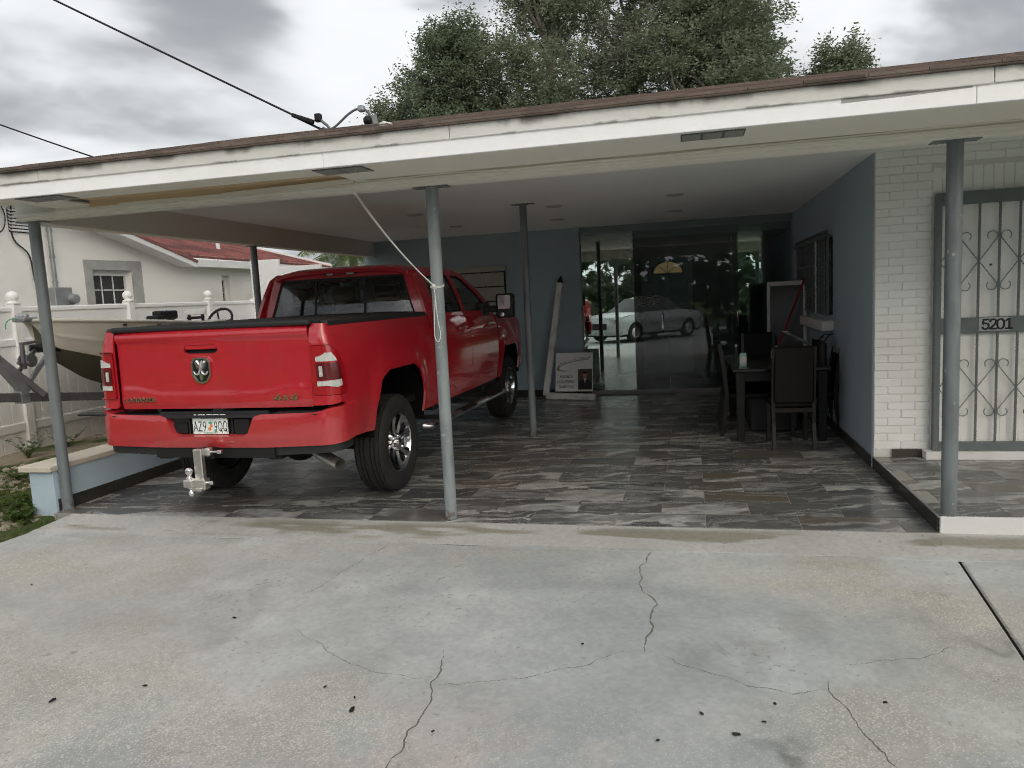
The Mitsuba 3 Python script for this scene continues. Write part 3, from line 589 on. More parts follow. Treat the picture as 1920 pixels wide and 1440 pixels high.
# ------------------------------------------------------------------ the red pickup (own frame: x right, y forward from the rear axle, z up)
TK = thing('pickup_truck', 'red four door pickup truck parked under the carport, rear end towards the viewer', 'pickup truck')
TH, TTX, TTY = math.radians(-0.93), -3.404, 5.94
def tk(name, m, mat, parent=None, smooth=30, **kw): return add(name, moved(m, (TTX, TTY, 0), TH), mat, parent or TK, smooth, **kw)
def red_paint(p, n, uv):
    d = fbm(p.x * 4, p.y * 4, p.z * 4, 4); run = fbm(p.x * 22, p.y * 22, p.z * 3, 3)
    k = smoothstep(1.05, 0.55, p.z + 0.35 * (d - .5)) * 0.16 + 0.05 * smoothstep(0.5, 0.8, run)
    return mix(mix((0.46, 0.015, 0.027), (0.40, 0.014, 0.024), d), (0.20, 0.165, 0.13), dr.clip(k, 0, .4))
B('m_red', pr(red_paint, lambda p, n, uv: 0.05 + 0.10 * fbm(p.x * 6, p.y * 6, p.z * 6, 3) * smoothstep(1.3, .6, p.z), 0.65, clearcoat=1.0, clearcoat_gloss=0.98))
B('m_lens', pr((0.33, 0.006, 0.012), 0.12, 0.6, clearcoat=1.0, clearcoat_gloss=0.98))
B('m_lens_dark', pr((0.10, 0.004, 0.008), 0.15, 0.6, clearcoat=1.0, clearcoat_gloss=0.98))
B('m_lens_white', pr(lambda p, n, uv: mix((0.42, 0.43, 0.41), (0.60, 0.60, 0.57), noise(p.x * 160, p.y * 160, p.z * 60)), 0.12, 0.6))
B('m_tyre', pr(lambda p, n, uv: mix((0.016, 0.016, 0.016), (0.035, 0.034, 0.032), fbm(p.x * 6, p.y * 6, p.z * 6, 3)), 0.75, 0.25), bump=proc(lambda p, n, uv: 0.002 * noise(p.x * 60, p.y * 60, p.z * 60), 2e-3))
B('m_tonneau', pr((0.02, 0.021, 0.023), 0.55, 0.3), bump=proc(lambda p, n, uv: 0.0008 * noise(p.x * 300, p.y * 300, p.z * 300), 1e-3))
B('m_seat', pr((0.03, 0.028, 0.027), 0.6, 0.3))
WB = 3.83
PZ = [.52, .62, .72, .95, 1.10, 1.24, 1.32, 1.40, 1.47, 1.52]; PX = [.935, .955, .975, 1.000, 1.000, .990, .970, .948, .920, .898]
def halfw(z): return np.interp(z, PZ, PX)
from scipy.interpolate import PchipInterpolator
_hw = PchipInterpolator(PZ, PX)
def arch_d(y, z, yc):
    return np.sqrt(((y - yc) / .53) ** 4 + (np.maximum(z - .46, 0) / .63) ** 4) ** .5
def side_x(y, z):
    x = _hw(np.clip(z, .52, 1.52))
    for yc in (0.0, WB):
        d = arch_d(y, z, yc); x = x + .028 * np.exp(-np.maximum(d - 1, 0) ** 2 / .018)
    nose = np.clip((y - 3.2) / 1.6, 0, 1); x = x - .09 * nose ** 2.5
    return x
def arch(yc, top=1.07):
    return rounded([(yc - .56, .3), (yc - .535, .80), (yc - .43, 1.01), (yc - .27, top), (yc + .27, top), (yc + .43, 1.0), (yc + .535, .78), (yc + .56, .3)], .06)
# bed side: rear corner and flank as one sheet; u runs round the corner (0 at the tailgate gap), then forward
CRN = 0.085; U1 = .105; U2 = U1 + CRN * math.pi / 2
def flank(u, z, s):
    u = np.asarray(u, float); z = np.asarray(z, float)
    a = np.clip((u - U1) / CRN, 0, math.pi / 2)
    X = np.where(u < U1, .812 + u, .812 + U1 + CRN * np.sin(a))
    Yc = -1.155 + CRN * (1 - np.cos(a)) + np.maximum(u - U2, 0)
    w = np.clip(u / U2, 0, 1) ** 1.3
    dx = side_x(np.where(u > U2, Yc, -.9), z) - (.812 + U1 + CRN)
    Yb = Yc + .03 * np.clip((z - 1.36) / .12, 0, 1) ** 2 * (1 - np.clip((u - U1) / .3, 0, 1)) - .012 * np.clip((1.0 - z) / .2, 0, 1) * (1 - w)
    return np.stack([s * (X + dx * w), Yb, z], -1)
def u_of(y): return y + 1.155 - CRN + U2
UF = u_of(.90)
LT = [(.012, .985), (.012, 1.335), (.17, 1.335), (.235, 1.30), (.30, 1.18), (.325, 1.02), (.315, .99), (.29, .982)]
for s in (-1, 1):
    A = arch(0.0); A = affinity.translate(A, u_of(0.0), 0)
    pol = rounded([(.004, .91), (.15, .915), (.26, .93), (.29, .90), (.30, .635), (u_of(-.5), .62), (u_of(.5), .60), (UF, .60), (UF, 1.48), (.03, 1.49), (.004, 1.47)], .012).difference(A)
    lamp = rounded(LT, .02)
    bs = tk('bed_side', sheet(pol.difference(lamp.buffer(.004)), lambda u, z: flank(u, z, s), .045, .018, .03), 'm_red', smooth=35)
    tl = tk('taillight', sheet(lamp, lambda u, z: flank(u, z, s) + np.stack([s * .004 * np.clip(u / .2, 0, 1), -.006 * np.clip(1 - u / .3, 0, 1), z * 0], -1), .02, .02), 'm_lens')
    def inlay(pts, mat, off, name):
        tk(name, sheet(rounded(pts, .006), lambda u, z: flank(u, z, s) + np.stack([s * off * np.clip((u - .1) / .1, 0, 1), -(off + .004) * np.clip(1 - u / .34, .2, 1), z * 0], -1), .015, .004), mat, tl)
    inlay([(.05, 1.223), (.05, 1.255), (.09, 1.262), (.13, 1.283), (.175, 1.283), (.205, 1.235), (.21, 1.223)], 'm_lens_white', .0085, 'reversing_lens')
    inlay([(.05, 1.092), (.05, 1.212), (.225, 1.212), (.25, 1.092)], 'm_lens_dark', .008, 'turn_lens')
    inlay([(.05, 1.048), (.05, 1.082), (.13, 1.086), (.235, 1.09), (.245, 1.045), (.19, 1.036), (.13, 1.05)], 'm_lens_white', .0085, 'reversing_lens')
    inlay([(.072, 1.115), (.072, 1.19), (.098, 1.19), (.098, 1.115)], 'm_lens_white', .013, 'marker_lens')
    # wheel well liner
    th = np.linspace(0, math.pi, 18)
    tk('wheel_liner', grid(lambda u, v: np.stack([s * (.975 - .5 * v), .55 * np.cos(np.pi * u), .56 + .53 * np.sin(np.pi * u) ** .6], 0), 24, 4), 'm_void', bs)
# tailgate
HND = rounded([(-.205, 1.325), (-.185, 1.372), (.065, 1.372), (.085, 1.325), (.05, 1.305), (-.17, 1.305)], .012)
def tg_y(x, z):
    y = -1.165 + .022 * (np.abs(x) / .8) ** 2.5
    y = y - .016 * np.clip((z - 1.395) / .03, 0, 1) * (1 - np.clip((z - 1.455) / .03, 0, 1)) + .02 * np.clip((z - 1.455) / .03, 0, 1)
    # a shallow panel pressed in, its lower crease dipping in the middle
    low = 1.015 + .045 * np.clip((np.abs(x + .02) - .42) / .22, 0, 1)
    y = y + .0045 * (1 / (1 + np.exp(-(z - low) / .012))) * (1 / (1 + np.exp((z - 1.385) / .012)))
    y = y + .010 * np.clip((.94 - z) / .05, 0, 1)
    bd = np.sqrt(((x + .06) / .2) ** 4 + ((z - 1.345) / .055) ** 4)
    return y - .008 * np.exp(-bd ** 2 * .8)
tgp = rounded([(-.806, .90), (.806, .90), (.806, 1.462), (.79, 1.488), (-.79, 1.488), (-.806, 1.462)], .01)
tg = tk('tailgate', sheet(tgp.difference(HND), lambda x, z: np.stack([x, tg_y(x, z), z], -1), .018, .02), 'm_red', smooth=40)
tk('handle', sheet(HND.buffer(.002), lambda x, z: np.stack([x, -1.135 + .02 * (z - 1.30) / .07, z], -1), .02), 'm_black', tg)
tk('handle_flap', box(-.188, .068, -1.168, -1.158, 1.338, 1.369, .004), 'm_red', tg)
def letters(txt, h, x, y, z, mat, parent, name, bold=True, sx=1.0, d=.005, shear=0.0):
    m = meshkit.text_mesh(txt, h, d, bold); v = m.vertices.copy(); v[:, 0] = v[:, 0] * sx + shear * v[:, 1]; m.vertices = v
    tk(name, facing(m, x, y, z), mat, parent, smooth=False)
letters('LARAMIE', .030, -.770, -1.166, .958, 'm_chrome', tg, 'lettering', sx=1.55); letters('LARAMIE', .022, -.763, -1.172, .962, 'm_ink', tg, 'lettering', sx=1.92, d=.0015, bold=False)
letters('4x4', .046, .50, -1.168, .955, 'm_chrome', tg, 'lettering', sx=1.75, shear=.3)
# badge: a chrome shield with a horned head
bx0, bz0 = -.062, 1.187
oct_ = rounded([(-.05, .092), (.05, .092), (.078, .062), (.08, -.035), (.045, -.088), (.0, -.1), (-.045, -.088), (-.08, -.035), (-.078, .062)], .012)
bd = tk('badge', facing(poly_mesh(oct_.difference(affinity.scale(oct_, .86, .88)), .012), bx0, -1.168, bz0), 'm_chrome', tg, smooth=False)
tk('badge_field', facing(poly_mesh(affinity.scale(oct_, .86, .88), .004), bx0, -1.168, bz0), 'm_black_gloss', bd, smooth=False)
def horn(s):
    t = np.linspace(0, 1, 18); a = 1.75 + t * 4.1; r = .034 * (1 - .18 * t)
    x = s * (.034 + r * np.cos(a) * .95); z = .018 + r * np.sin(a) * 1.45 - .01 * t
    w = .0135 * (1 - .65 * t) + .002
    return tube(np.stack([x, 0 * t - .004, z], -1), w, 8, flat=.8)
face = sg.Polygon([(-.02, .055), (.02, .055), (.026, .03), (.018, -.02), (.014, -.07), (.0, -.082), (-.014, -.07), (-.018, -.02), (-.026, .03)])
brow = [sg.Polygon([(s * .006, .062), (s * .052, .062), (s * .03, .012), (s * .008, .02)]) for s in (1, -1)]
tk('ram_head', moved(cat([horn(1), horn(-1)]), (bx0, -1.176, bz0)), 'm_chrome', bd)
tk('ram_head', facing(poly_mesh(face.buffer(-.002).union(brow[0]).union(brow[1]), .010), bx0, -1.172, bz0), 'm_chrome', bd, smooth=False)
tk('eye', facing(cat([poly_mesh(sg.Point(s * .013, .004).buffer(.005), .002) for s in (1, -1)] + [poly_mesh(sg.Polygon([(-.0035, .05), (.0035, .05), (.002, -.03), (-.002, -.03)]), .002)]), bx0, -1.1822, bz0), 'm_black_gloss', bd, smooth=False)
# tonneau cover and bed rails
tk('bed_cover', sheet(sg.box(-.875, -1.10, .875, .88), lambda x, y: np.stack([x, y, 1.528 - .02 * (x / .9) ** 4], -1), .1, .03), 'm_tonneau')
tk('bed_rail', cat([rbox(s * .90 - .05, s * .90 + .03, -1.08, .885, 1.468, 1.512, .016) for s in (-1, 1)] + [rbox(-.83, .83, -1.17, -1.07, 1.482, 1.522, .016)]), 'm_dark_plastic')
# bumper: red face with a notch for the plate, black pads, black insert
def bpath(u, off=0.0):
    u = np.asarray(u, float); a = np.abs(u); s = np.sign(u); R0 = .16
    ang = np.clip((a - .86) / R0, 0, math.pi / 2)
    X = np.where(a < .86, a, .86 + R0 * np.sin(ang)); Y = -1.24 + .035 * np.minimum(a / .86, 1) ** 2 + R0 * (1 - np.cos(ang)) + np.maximum(a - .86 - R0 * math.pi / 2, 0)
    nx, ny = s * np.sin(ang), -np.cos(ang)
    return s * X - nx * off, Y - ny * off
def bump_fn(u, z, off=0.0, y=0):
    x, yy = bpath(u, off); b = .030 * np.clip((.70 - z) / .09, 0, 1) ** 1.5 + .022 * np.clip((z - .80) / .08, 0, 1) ** 2
    n = np.clip(1 - np.abs(u) / 1.2, .15, 1); return np.stack([x, yy + b * n, z], -1)
UE = 1.30
bp = rounded([(-UE, .645), (-.98, .628), (-.40, .618), (.42, .618), (.98, .635), (UE, .66), (UE, .905), (.98, .895), (.83, .868), (.43, .862), (.37, .845), (.315, .725), (.27, .705), (-.26, .705), (-.31, .728), (-.365, .845), (-.42, .862), (-.83, .868), (-.98, .895), (-UE, .905)], .012)
bm = tk('rear_bumper', sheet(bp, bump_fn, .03, .13, .02), 'm_red', smooth=40)
tk('valance', sheet(sg.Polygon([(-1.22, .575), (-.5, .555), (.5, .555), (1.22, .585), (1.22, .66), (-1.22, .66)]), lambda u, z: bump_fn(u, z, .03), .05, .02), 'm_dark_plastic', bm)
tk('step_pad', sheet(sg.Polygon([(-.86, -1.335), (-.40, -1.355), (.42, -1.355), (.86, -1.335), (.86, -1.15), (-.86, -1.15)]), lambda x, y: np.stack([x, y + .132, .858 + 0 * x], -1), .05, .02), 'm_dark_plastic', bm)
tk('step_pad', cat([box(s * .86 - .34, s * .86 + .02, -1.19, -1.07, .858, .872, .006) for s in (-1, 1)]), 'm_black', bm, smooth=False)
tk('plate_recess', sheet(sg.box(-.46, .68, .46, .88), lambda x, z: np.stack([x, -1.175 + 0 * x, z], -1), .05, .02), 'm_dark_plastic', bm)
for a_, b_, z0_, z1_ in ((-.205, -.19, .70, .85), (.155, .17, .70, .85), (-.33, -.215, .72, .80), (.18, .31, .71, .83)): tk('recess_rib', box(a_, b_, -1.195, -1.174, z0_, z1_, .005), 'm_black', bm, smooth=False)
PDX, PDY = .016, .12
_tk = tk
def tk(name, m, mat, parent=None, smooth=30, **kw): return _tk(name, moved(m, (PDX, PDY, 0)), mat, parent, smooth, **kw)
lp = tk('licence_plate', box(-.182, .125, -1.318, -1.305, .695, .868, .002), 'm_black', smooth=False)
tk('face', box(-.176, .119, -1.3205, -1.3185, .716, .852, .001), 'm_plate', lp, smooth=False)
def pt(txt, h, x, z, mat, w, bold=False):
    m = meshkit.text_mesh(txt, h, .0012, bold); letters(txt, h, x - m.bounds[0, 0] * w / m.extents[0], -1.3207, z, mat, lp, 'lettering', bold, w / m.extents[0], .0012)
pt('AZ9', .074, -.170, .737, 'm_ink', .108); pt('9QQ', .074, .006, .737, 'm_ink', .108)
pt('MYFLORIDA', .015, -.095, .829, 'm_leaf_ink', .13); pt('SUNSHINE STATE', .011, -.085, .7195, 'm_leaf_ink', .115)
disk = lambda x, z, r: affinity.translate(sg.Point(0, 0).buffer(r), x, z)
tk('orange', facing(poly_mesh(disk(-.034, .755, .013).union(disk(-.020, .778, .012)), .0012), 0, -1.3207, 0), 'm_orange', lp, smooth=False)
tk('leaf', facing(poly_mesh(sg.Polygon([(-.048, .80), (-.02, .812), (-.004, .80), (-.022, .79)]).union(sg.Polygon([(.0, .745), (.02, .752), (.03, .735), (.012, .73)])), .0012), 0, -1.3207, 0), 'm_leaf_ink', lp, smooth=False)
tk('sticker', facing(poly_mesh(sg.box(.088, .826, .117, .85), .0012), 0, -1.3207, 0), 'm_yellow', lp, smooth=False)
letters('JENKINS LEESBURG', .012, -.098, -1.3182, .701, 'm_white_ink', lp, 'lettering', False, 1.2, .001) if 0 else None
tk('frame_text', facing(cat([poly_mesh(sg.box(x, .7005, x + w, .7105), .001) for x, w in ((-.17, .075), (-.085, .04), (-.035, .035), (.01, .06), (.08, .035))] + [poly_mesh(sg.box(x, .8555, x + w, .8635), .001) for x, w in ((-.16, .02), (-.125, .06), (-.055, .05), (.0, .05), (.06, .045))]), 0, -1.3182, 0), 'm_white_ink', lp, smooth=False)
PDX, PDY = .0, .135
# hitch: receiver, drop shank, two balls
hi = tk('hitch', cat([box(-.045, .045, -1.40, -.9, .555, .625, .006), box(-.05, .05, -1.42, -1.37, .55, .63, .004)]), 'm_black', smooth=False)
HX = -.052
tk('drop_shank', cat([box(HX - .008, HX + .062, -1.50, -1.455, .405, .635, .006), box(HX + .05, HX + .10, -1.46, -1.40, .575, .635, .012)]), 'm_satin', hi, smooth=False)
tk('ball_block', cat([rbox(HX - .072, HX + .002, -1.555, -1.48, .365, .425, .012), box(HX - .01, HX + .085, -1.52, -1.45, .345, .42, .006), box(HX - .02, HX + .06, -1.535, -1.47, .335, .36, .004)]), 'm_satin', hi, smooth=False)
def ball(x, y, z, r, up): return moved(lathe([(0, r * .92), (r * .45, r * .85), (r * .85, r * .5), (r, 0), (r * .88, -r * .5), (r * .55, -r * .95), (r * .5, -r * 1.3), (r * 1.05, -r * 1.75), (r * 1.05, -r * 2.0), (0, -r * 2.0)], 24), (x, y, z), rx=0 if up else math.pi)
tk('tow_ball', ball(HX - .036, -1.518, .482, .029, True), 'm_chrome', hi); tk('tow_ball', ball(HX - .03, -1.518, .318, .023, False), 'm_chrome', hi)
_hp = [rod((HX + .04, -1.43, .605), (HX + .17, -1.43, .605), .009), moved(rbox(-.018, .018, -.018, .018, -.014, .014, .008), (HX + .17, -1.43, .605)), rod((HX + .06, -1.485, .392), (HX + .12, -1.485, .392), .011), moved(rbox(-.014, .014, -.014, .014, -.014, .014, .006), (HX + .12, -1.485, .392))]
for a_ in (0, 2): tk('hitch_pin', cat(_hp[a_:a_ + 2]), 'm_chrome', hi)
tk = _tk
# underbody
tk('frame', cat([box(-.52, -.42, -1.15, 4.5, .52, .66), box(.42, .52, -1.15, 4.5, .52, .66), box(-.5, .5, -1.2, -1.08, .54, .64), box(-.5, .5, 1.0, 3.2, .46, .62)]), 'm_black', smooth=False)
tk('bed_floor', box(-.90, .90, -1.12, .88, .70, .76), 'm_black', smooth=False)
tk('rear_axle', cat([rod((-.8, 0, .415), (.8, 0, .415), .06, 14), moved(trimesh.creation.icosphere(2, .17), (0, 0, .42)), rbox(.36, .56, -.62, -.2, .42, .58, .05), rod((.62, -.5, .58), (.70, -.05, .35), .035)]), 'm_black')
tk('exhaust', cat([tube([(.42, -.70, .56), (.60, -.82, .53), (.72, -.92, .50), (.92, -1.03, .455)], .045, 20, False), tube([(.92, -1.03, .455), (.60, -.82, .53)], .040, 20, False)]), 'm_satin')
# wheels
def tyre_mesh():
    R_, W_ = .418, .275; prof = [(.245, -.115), (.262, -.125), (.30, -.134), (.345, -.1375), (.375, -.132), (.398, -.118), (.411, -.104)]
    zs = [-.095, -.066, -.060, -.032, -.026, .002, .008, .026, .032, .060, .066, .095]
    for i, z in enumerate(zs):
        deep = i % 2 == 1 and False
        prof.append((R_ - .0025 * abs(z / .1) ** 2, z))
    P2 = []
    for r, z in prof: P2.append((r, z))
    out = [q for q in P2 if q[1] < -.0951]
    for a, b in ((-.098, -.068), (-.058, -.034), (-.024, .024), (.034, .058), (.068, .098)):
        out += [(.404, a), (.417, a + .001), (.418 - .002 * abs((a + b) / .2), (a + b) / 2), (.417, b - .001), (.404, b)]
    out += [(r, -z) for r, z in reversed(prof[:7])]
    m = lathe(out, 96); v = m.vertices
    a = np.arctan2(v[:, 1], v[:, 0]); r = np.hypot(v[:, 0], v[:, 1]); edge = (np.abs(v[:, 2]) > .066) & (r > .405)
    k = np.where(edge & (np.floor(a * 36 / np.pi) % 2 == 0), .991, 1.0); v[:, :2] *= k[:, None]; m.vertices = v
    return m
def rim_parts():
    bar_ = lathe([(.247, -.11), (.235, -.10), (.225, -.02), (.222, .06), (.236, .10), (.2475, .118), (.252, .118), (.247, .10)], 64)
    sp = []
    for k in range(8):
        a = k * math.pi / 4 + .2
        V = []
        for r, hw, z0, z1 in ((.045, .024, .075, .045), (.10, .024, .082, .045), (.16, .029, .085, .05), (.238, .045, .108, .07)):
            V += [(r, -hw, z0 - .004), (r, 0, z0 + .010), (r, hw, z0 - .004), (r, hw * .8, z1), (r, -hw * .8, z1)]
        F = []
        for i in range(3):
            for j in range(5):
                p, q = i * 5 + j, i * 5 + (j + 1) % 5; F += [(p, q, q + 5), (p, q + 5, p + 5)]
        sp.append(moved(mesh(V, F), rz=a))
    cap = lathe([(0, .128), (.03, .126), (.042, .118), (.046, .09), (.07, .086), (.085, .078), (.09, .05)], 40)
    nuts = [moved(lathe([(0, .108), (.009, .106), (.0105, .075)], 8), (.068 * math.cos(k * math.pi / 4), .068 * math.sin(k * math.pi / 4), 0)) for k in range(8)]
    back = lathe([(0, .0), (.222, .0), (.224, .05)], 48)
    return bar_, cat(sp), cat([cap] + nuts), back
TY_, (RB, RS, RC, RK) = tyre_mesh(), rim_parts()
for x, y in ((.972, 0), (-.972, 0), (.968, WB), (-.968, WB)):
    s = 1 if x > 0 else -1
    w = numbered(TK + '__wheel')
    place = lambda m: moved(moved(m, ry=math.pi / 2 * s), (x - s * .135 + s * .0, y, .415))
    scene[w] = mikit.ply(moved(place(TY_), (TTX, TTY, 0), TH), 'm_tyre', smooth=40)
    tk('rim', place(RB), 'm_chrome', w); tk('spokes', place(RS), 'm_chrome', w, smooth=25); tk('hub', place(RC), 'm_chrome', w); tk('brake', place(RK), 'm_black', w)
# cab: lower doors and fender
def low(pts, name, cut=None, parent=None):
    for s in (1, -1):
        p = rounded(pts, .012)
        if cut is not None: p = p.difference(cut)
        tk(name, sheet(p, lambda y, z: np.stack([s * (side_x(y, z)), y, z], -1), .05, .02, .03), 'm_red', parent, smooth=35)
CY = .925
low([(CY, .60), (CY, 1.47), (1.16, 1.47), (1.16, .60)], 'cab_quarter')
low([(1.167, .60), (1.167, 1.46), (2.06, 1.445), (2.06, .60)], 'rear_door')
low([(2.067, .60), (2.067, 1.445), (3.20, 1.425), (3.16, .60)], 'front_door')
low([(3.207, .60), (3.245, 1.40), (3.9, 1.38), (4.5, 1.33), (4.72, 1.22), (4.72, .62)], 'front_fender', arch(WB, .99))
for s in (1, -1):
    tk('sill', box(s * .80, s * .935, CY, 3.2, .545, .63, .01), 'm_black', smooth=False)
    tk('wheel_liner', grid(lambda u, v: np.stack([s * (.95 - .5 * v), WB + .55 * np.cos(np.pi * u), .56 + .52 * np.sin(np.pi * u) ** .6], 0), 24, 4), 'm_void')
    sb = tk('side_step', cat([tube([(s * 1.0, .45, .475), (s * 1.055, .46, .472), (s * 1.085, .52, .470), (s * 1.085, 1.6, .463), (s * 1.085, 3.05, .455), (s * 1.06, 3.13, .455), (s * .95, 3.16, .46)], .029, 14)]), 'm_chrome')
    tk('tread', cat([rbox(s * 1.085 - .045, s * 1.085 + .045, a, a + .5, .478, .494, .007) for a in (1.25, 2.3)] + [box(s * .7, s * 1.07, a, a + .04, .46, .50) for a in (.9, 2.0, 2.9)]), 'm_black', sb, smooth=False)
    for y in (1.93, 2.99):
        pass
    for y in (1.90, 2.92):
        h = tk('door_handle', tube([(s * .985, y - .20, 1.283), (s * 1.012, y - .18, 1.285), (s * 1.018, y - .10, 1.286), (s * 1.012, y - .02, 1.285), (s * .985, y, 1.283)], .014, 10, flat=.8), 'm_red')
        tk('handle_cup', sheet(sg.Point(0, 0).buffer(.05), lambda a, b: np.stack([s * (side_x(a * 0 + y - .1, 1.285 + b) + .002), y - .1 + a * 1.4, 1.285 + b * .8], -1), .02), 'm_lens_dark', h)
    tk('lower_trim', sheet(rounded([(1.0, .70), (1.0, .735), (3.1, .735), (3.1, .70)], .01), lambda y, z: np.stack([s * (side_x(y, z) + .006), y, z], -1), .08, .008), 'm_red')
    # mirror
    mr = tk('door_mirror', rbox(s * 1.11, s * 1.33, 2.72, 2.85, 1.365, 1.655, .035), 'm_dark_plastic')
    tk('mirror_glass', cat([sheet(rounded([(-.075, -.06), (-.075, .10), (.075, .10), (.075, -.06)], .015), lambda a, b: np.stack([s * (1.22 + a), 2.717 + .0 * a + .03 * a * s, 1.535 + b], -1), .05, .002)]), 'm_chrome', mr, smooth=False)
    tk('spot_mirror', cat([moved(lathe([(0, .008), (.022, .004), (.028, 0)], 20), (s * 1.19, 2.718, 1.41), rx=math.pi / 2), ]), 'm_chrome', mr)
    tk('mirror_arm', cat([rbox(s * .90, s * 1.14, 2.78, 2.88, 1.44, 1.52, .02), rbox(s * .86, s * .96, 2.72, 3.0, 1.40, 1.56, .02)]), 'm_dark_plastic', mr)
# greenhouse
def gh_x(z): t = np.clip((z - 1.45) / .5, 0, 1.1); return .940 - .130 * t - .065 * t ** 2
def gh(y, z, s, off=0.0):
    back = np.clip((1.15 - y) / .25, 0, 1)
    return np.stack([s * (gh_x(z) - off - .02 * back ** 2), y, z], -1)
SIDE = rounded([(CY + .0, 1.465), (CY + .05, 1.72), (CY + .09, 1.88), (1.12, 1.935), (1.5, 1.955), (2.25, 1.945), (2.48, 1.90), (2.85, 1.72), (3.28, 1.42), (3.2, 1.42), (2.06, 1.44)], .012)
W_R = rounded([(1.21, 1.49), (1.19, 1.70), (1.24, 1.86), (1.98, 1.885), (2.02, 1.475)], .035); W_F = rounded([(2.10, 1.475), (2.07, 1.885), (2.28, 1.88), (2.44, 1.845), (2.72, 1.70), (3.05, 1.47)], .03)
for s in (1, -1):
    cs = tk('cab_side', sheet(SIDE.difference(W_R).difference(W_F), lambda y, z: gh(y, z, s), .045, .03, .03), 'm_red', smooth=35)
    for wp in (W_R, W_F):
        tk('side_window', sheet(wp.buffer(.012), lambda y, z: gh(y, z, s, .022), .1), 'm_tint_dark' if wp is W_R else 'm_tint', cs)
        tk('window_seal', sheet(wp.buffer(.004).difference(wp.buffer(-.018)), lambda y, z: gh(y, z, s, .010), .04, .01), 'm_black', cs)
RWN = rounded([(-.80, 1.475), (-.748, 1.62), (-.668, 1.885), (.668, 1.885), (.748, 1.62), (.80, 1.475)], .03)
def rear(x, z, off=0.0): return np.stack([x, CY - .005 + .085 * np.clip((z - 1.45) / .5, 0, 1.1) ** 1.2 + .05 * (np.abs(x) / .85) ** 3 + off, z], -1)
CABR = rounded([(-.935, 1.20), (-.93, 1.45), (-.895, 1.58), (-.825, 1.78), (-.765, 1.895), (-.72, 1.93), (-.5, 1.962), (0, 1.975), (.5, 1.962), (.72, 1.93), (.765, 1.895), (.825, 1.78), (.895, 1.58), (.93, 1.45), (.935, 1.20)], .015)
rw = tk('cab_back', sheet(CABR.difference(RWN), lambda x, z: rear(x, z), .04, .02, .03), 'm_red', smooth=35)
tk('rear_window', sheet(RWN.buffer(.01), lambda x, z: rear(x, z, .014), .08), 'm_tint_dark', rw)
tk('window_seal', sheet(RWN.difference(RWN.buffer(-.022)), lambda x, z: rear(x, z, .010), .04, .01), 'm_black', rw)
tk('slider_frame', cat([sheet(sg.box(x - .012, 1.478, x + .012, 1.882), lambda a, z: rear(a, z, .009), .05, .008) for x in (-.27, .27)]), 'm_black', rw)
bl = tk('brake_light', sheet(rounded([(-.19, 1.905), (-.19, 1.95), (.19, 1.95), (.19, 1.905)], .01), lambda x, z: rear(x, z, -.008), .03, .02), 'm_lens_dark', rw)
tk('cargo_lens', cat([sheet(rounded([(a, 1.913), (a, 1.942), (b, 1.942), (b, 1.913)], .006), lambda x, z: rear(x, z, -.0105), .03, .004) for a, b in ((-.15, -.075), (.07, .15))]), 'm_lens_white', bl)
tk('stop_lens', sheet(rounded([(-.05, 1.913), (-.05, 1.942), (.05, 1.942), (.05, 1.913)], .006), lambda x, z: rear(x, z, -.0105), .03, .004), 'm_lens', bl)
def roof_z(x, y):
    t = np.clip((np.abs(x) - .42) / .35, 0, 1); f = np.clip((1.2 - y) / .25, 0, 1); g_ = np.clip((y - 2.1) / .4, 0, 1)
    return 1.998 - .062 * t ** 2.2 - .035 * f ** 2 - .04 * g_ ** 2 - .012 * (x / .8) ** 2
tk('cab_roof', sheet(rounded([(-.73, .985), (-.5, .965), (.5, .965), (.73, .985), (.757, 1.1), (.757, 2.25), (.70, 2.5), (-.70, 2.5), (-.757, 2.25), (-.757, 1.1)], .03), lambda x, y: np.stack([x, y, roof_z(x, y)], -1), .06, .04), 'm_red', smooth=40)
tk('windscreen', grid(lambda u, v: np.stack([(2 * u - 1) * (.72 + .16 * v), 2.48 + .84 * v - .10 * (2 * u - 1) ** 2, 1.945 - .55 * v], 0), 12, 8), 'm_tint')
tk('bonnet', grid(lambda u, v: np.stack([(2 * u - 1) * (.90 - .10 * v), 3.2 + 1.5 * v, 1.43 - .06 * v - .10 * np.abs(2 * u - 1) ** 3 - .12 * np.clip(v - .85, 0, 1)], 0), 16, 14), 'm_red', smooth=40)
fr_ = tk('front_bumper', rbox(-.90, .90, 4.66, 4.84, .58, .80, .06), 'm_chrome')
tk('grille', cat([box(-.62, .62, 4.62, 4.74, .84, 1.24, .02)] + [box(-.6, .6, 4.735, 4.755, .88 + .09 * k, .91 + .09 * k) for k in range(4)]), 'm_black', smooth=False)
for s in (1, -1): tk('headlight', rbox(s * .64, s * .90, 4.58, 4.73, 1.0, 1.24, .03), 'm_lens_white')
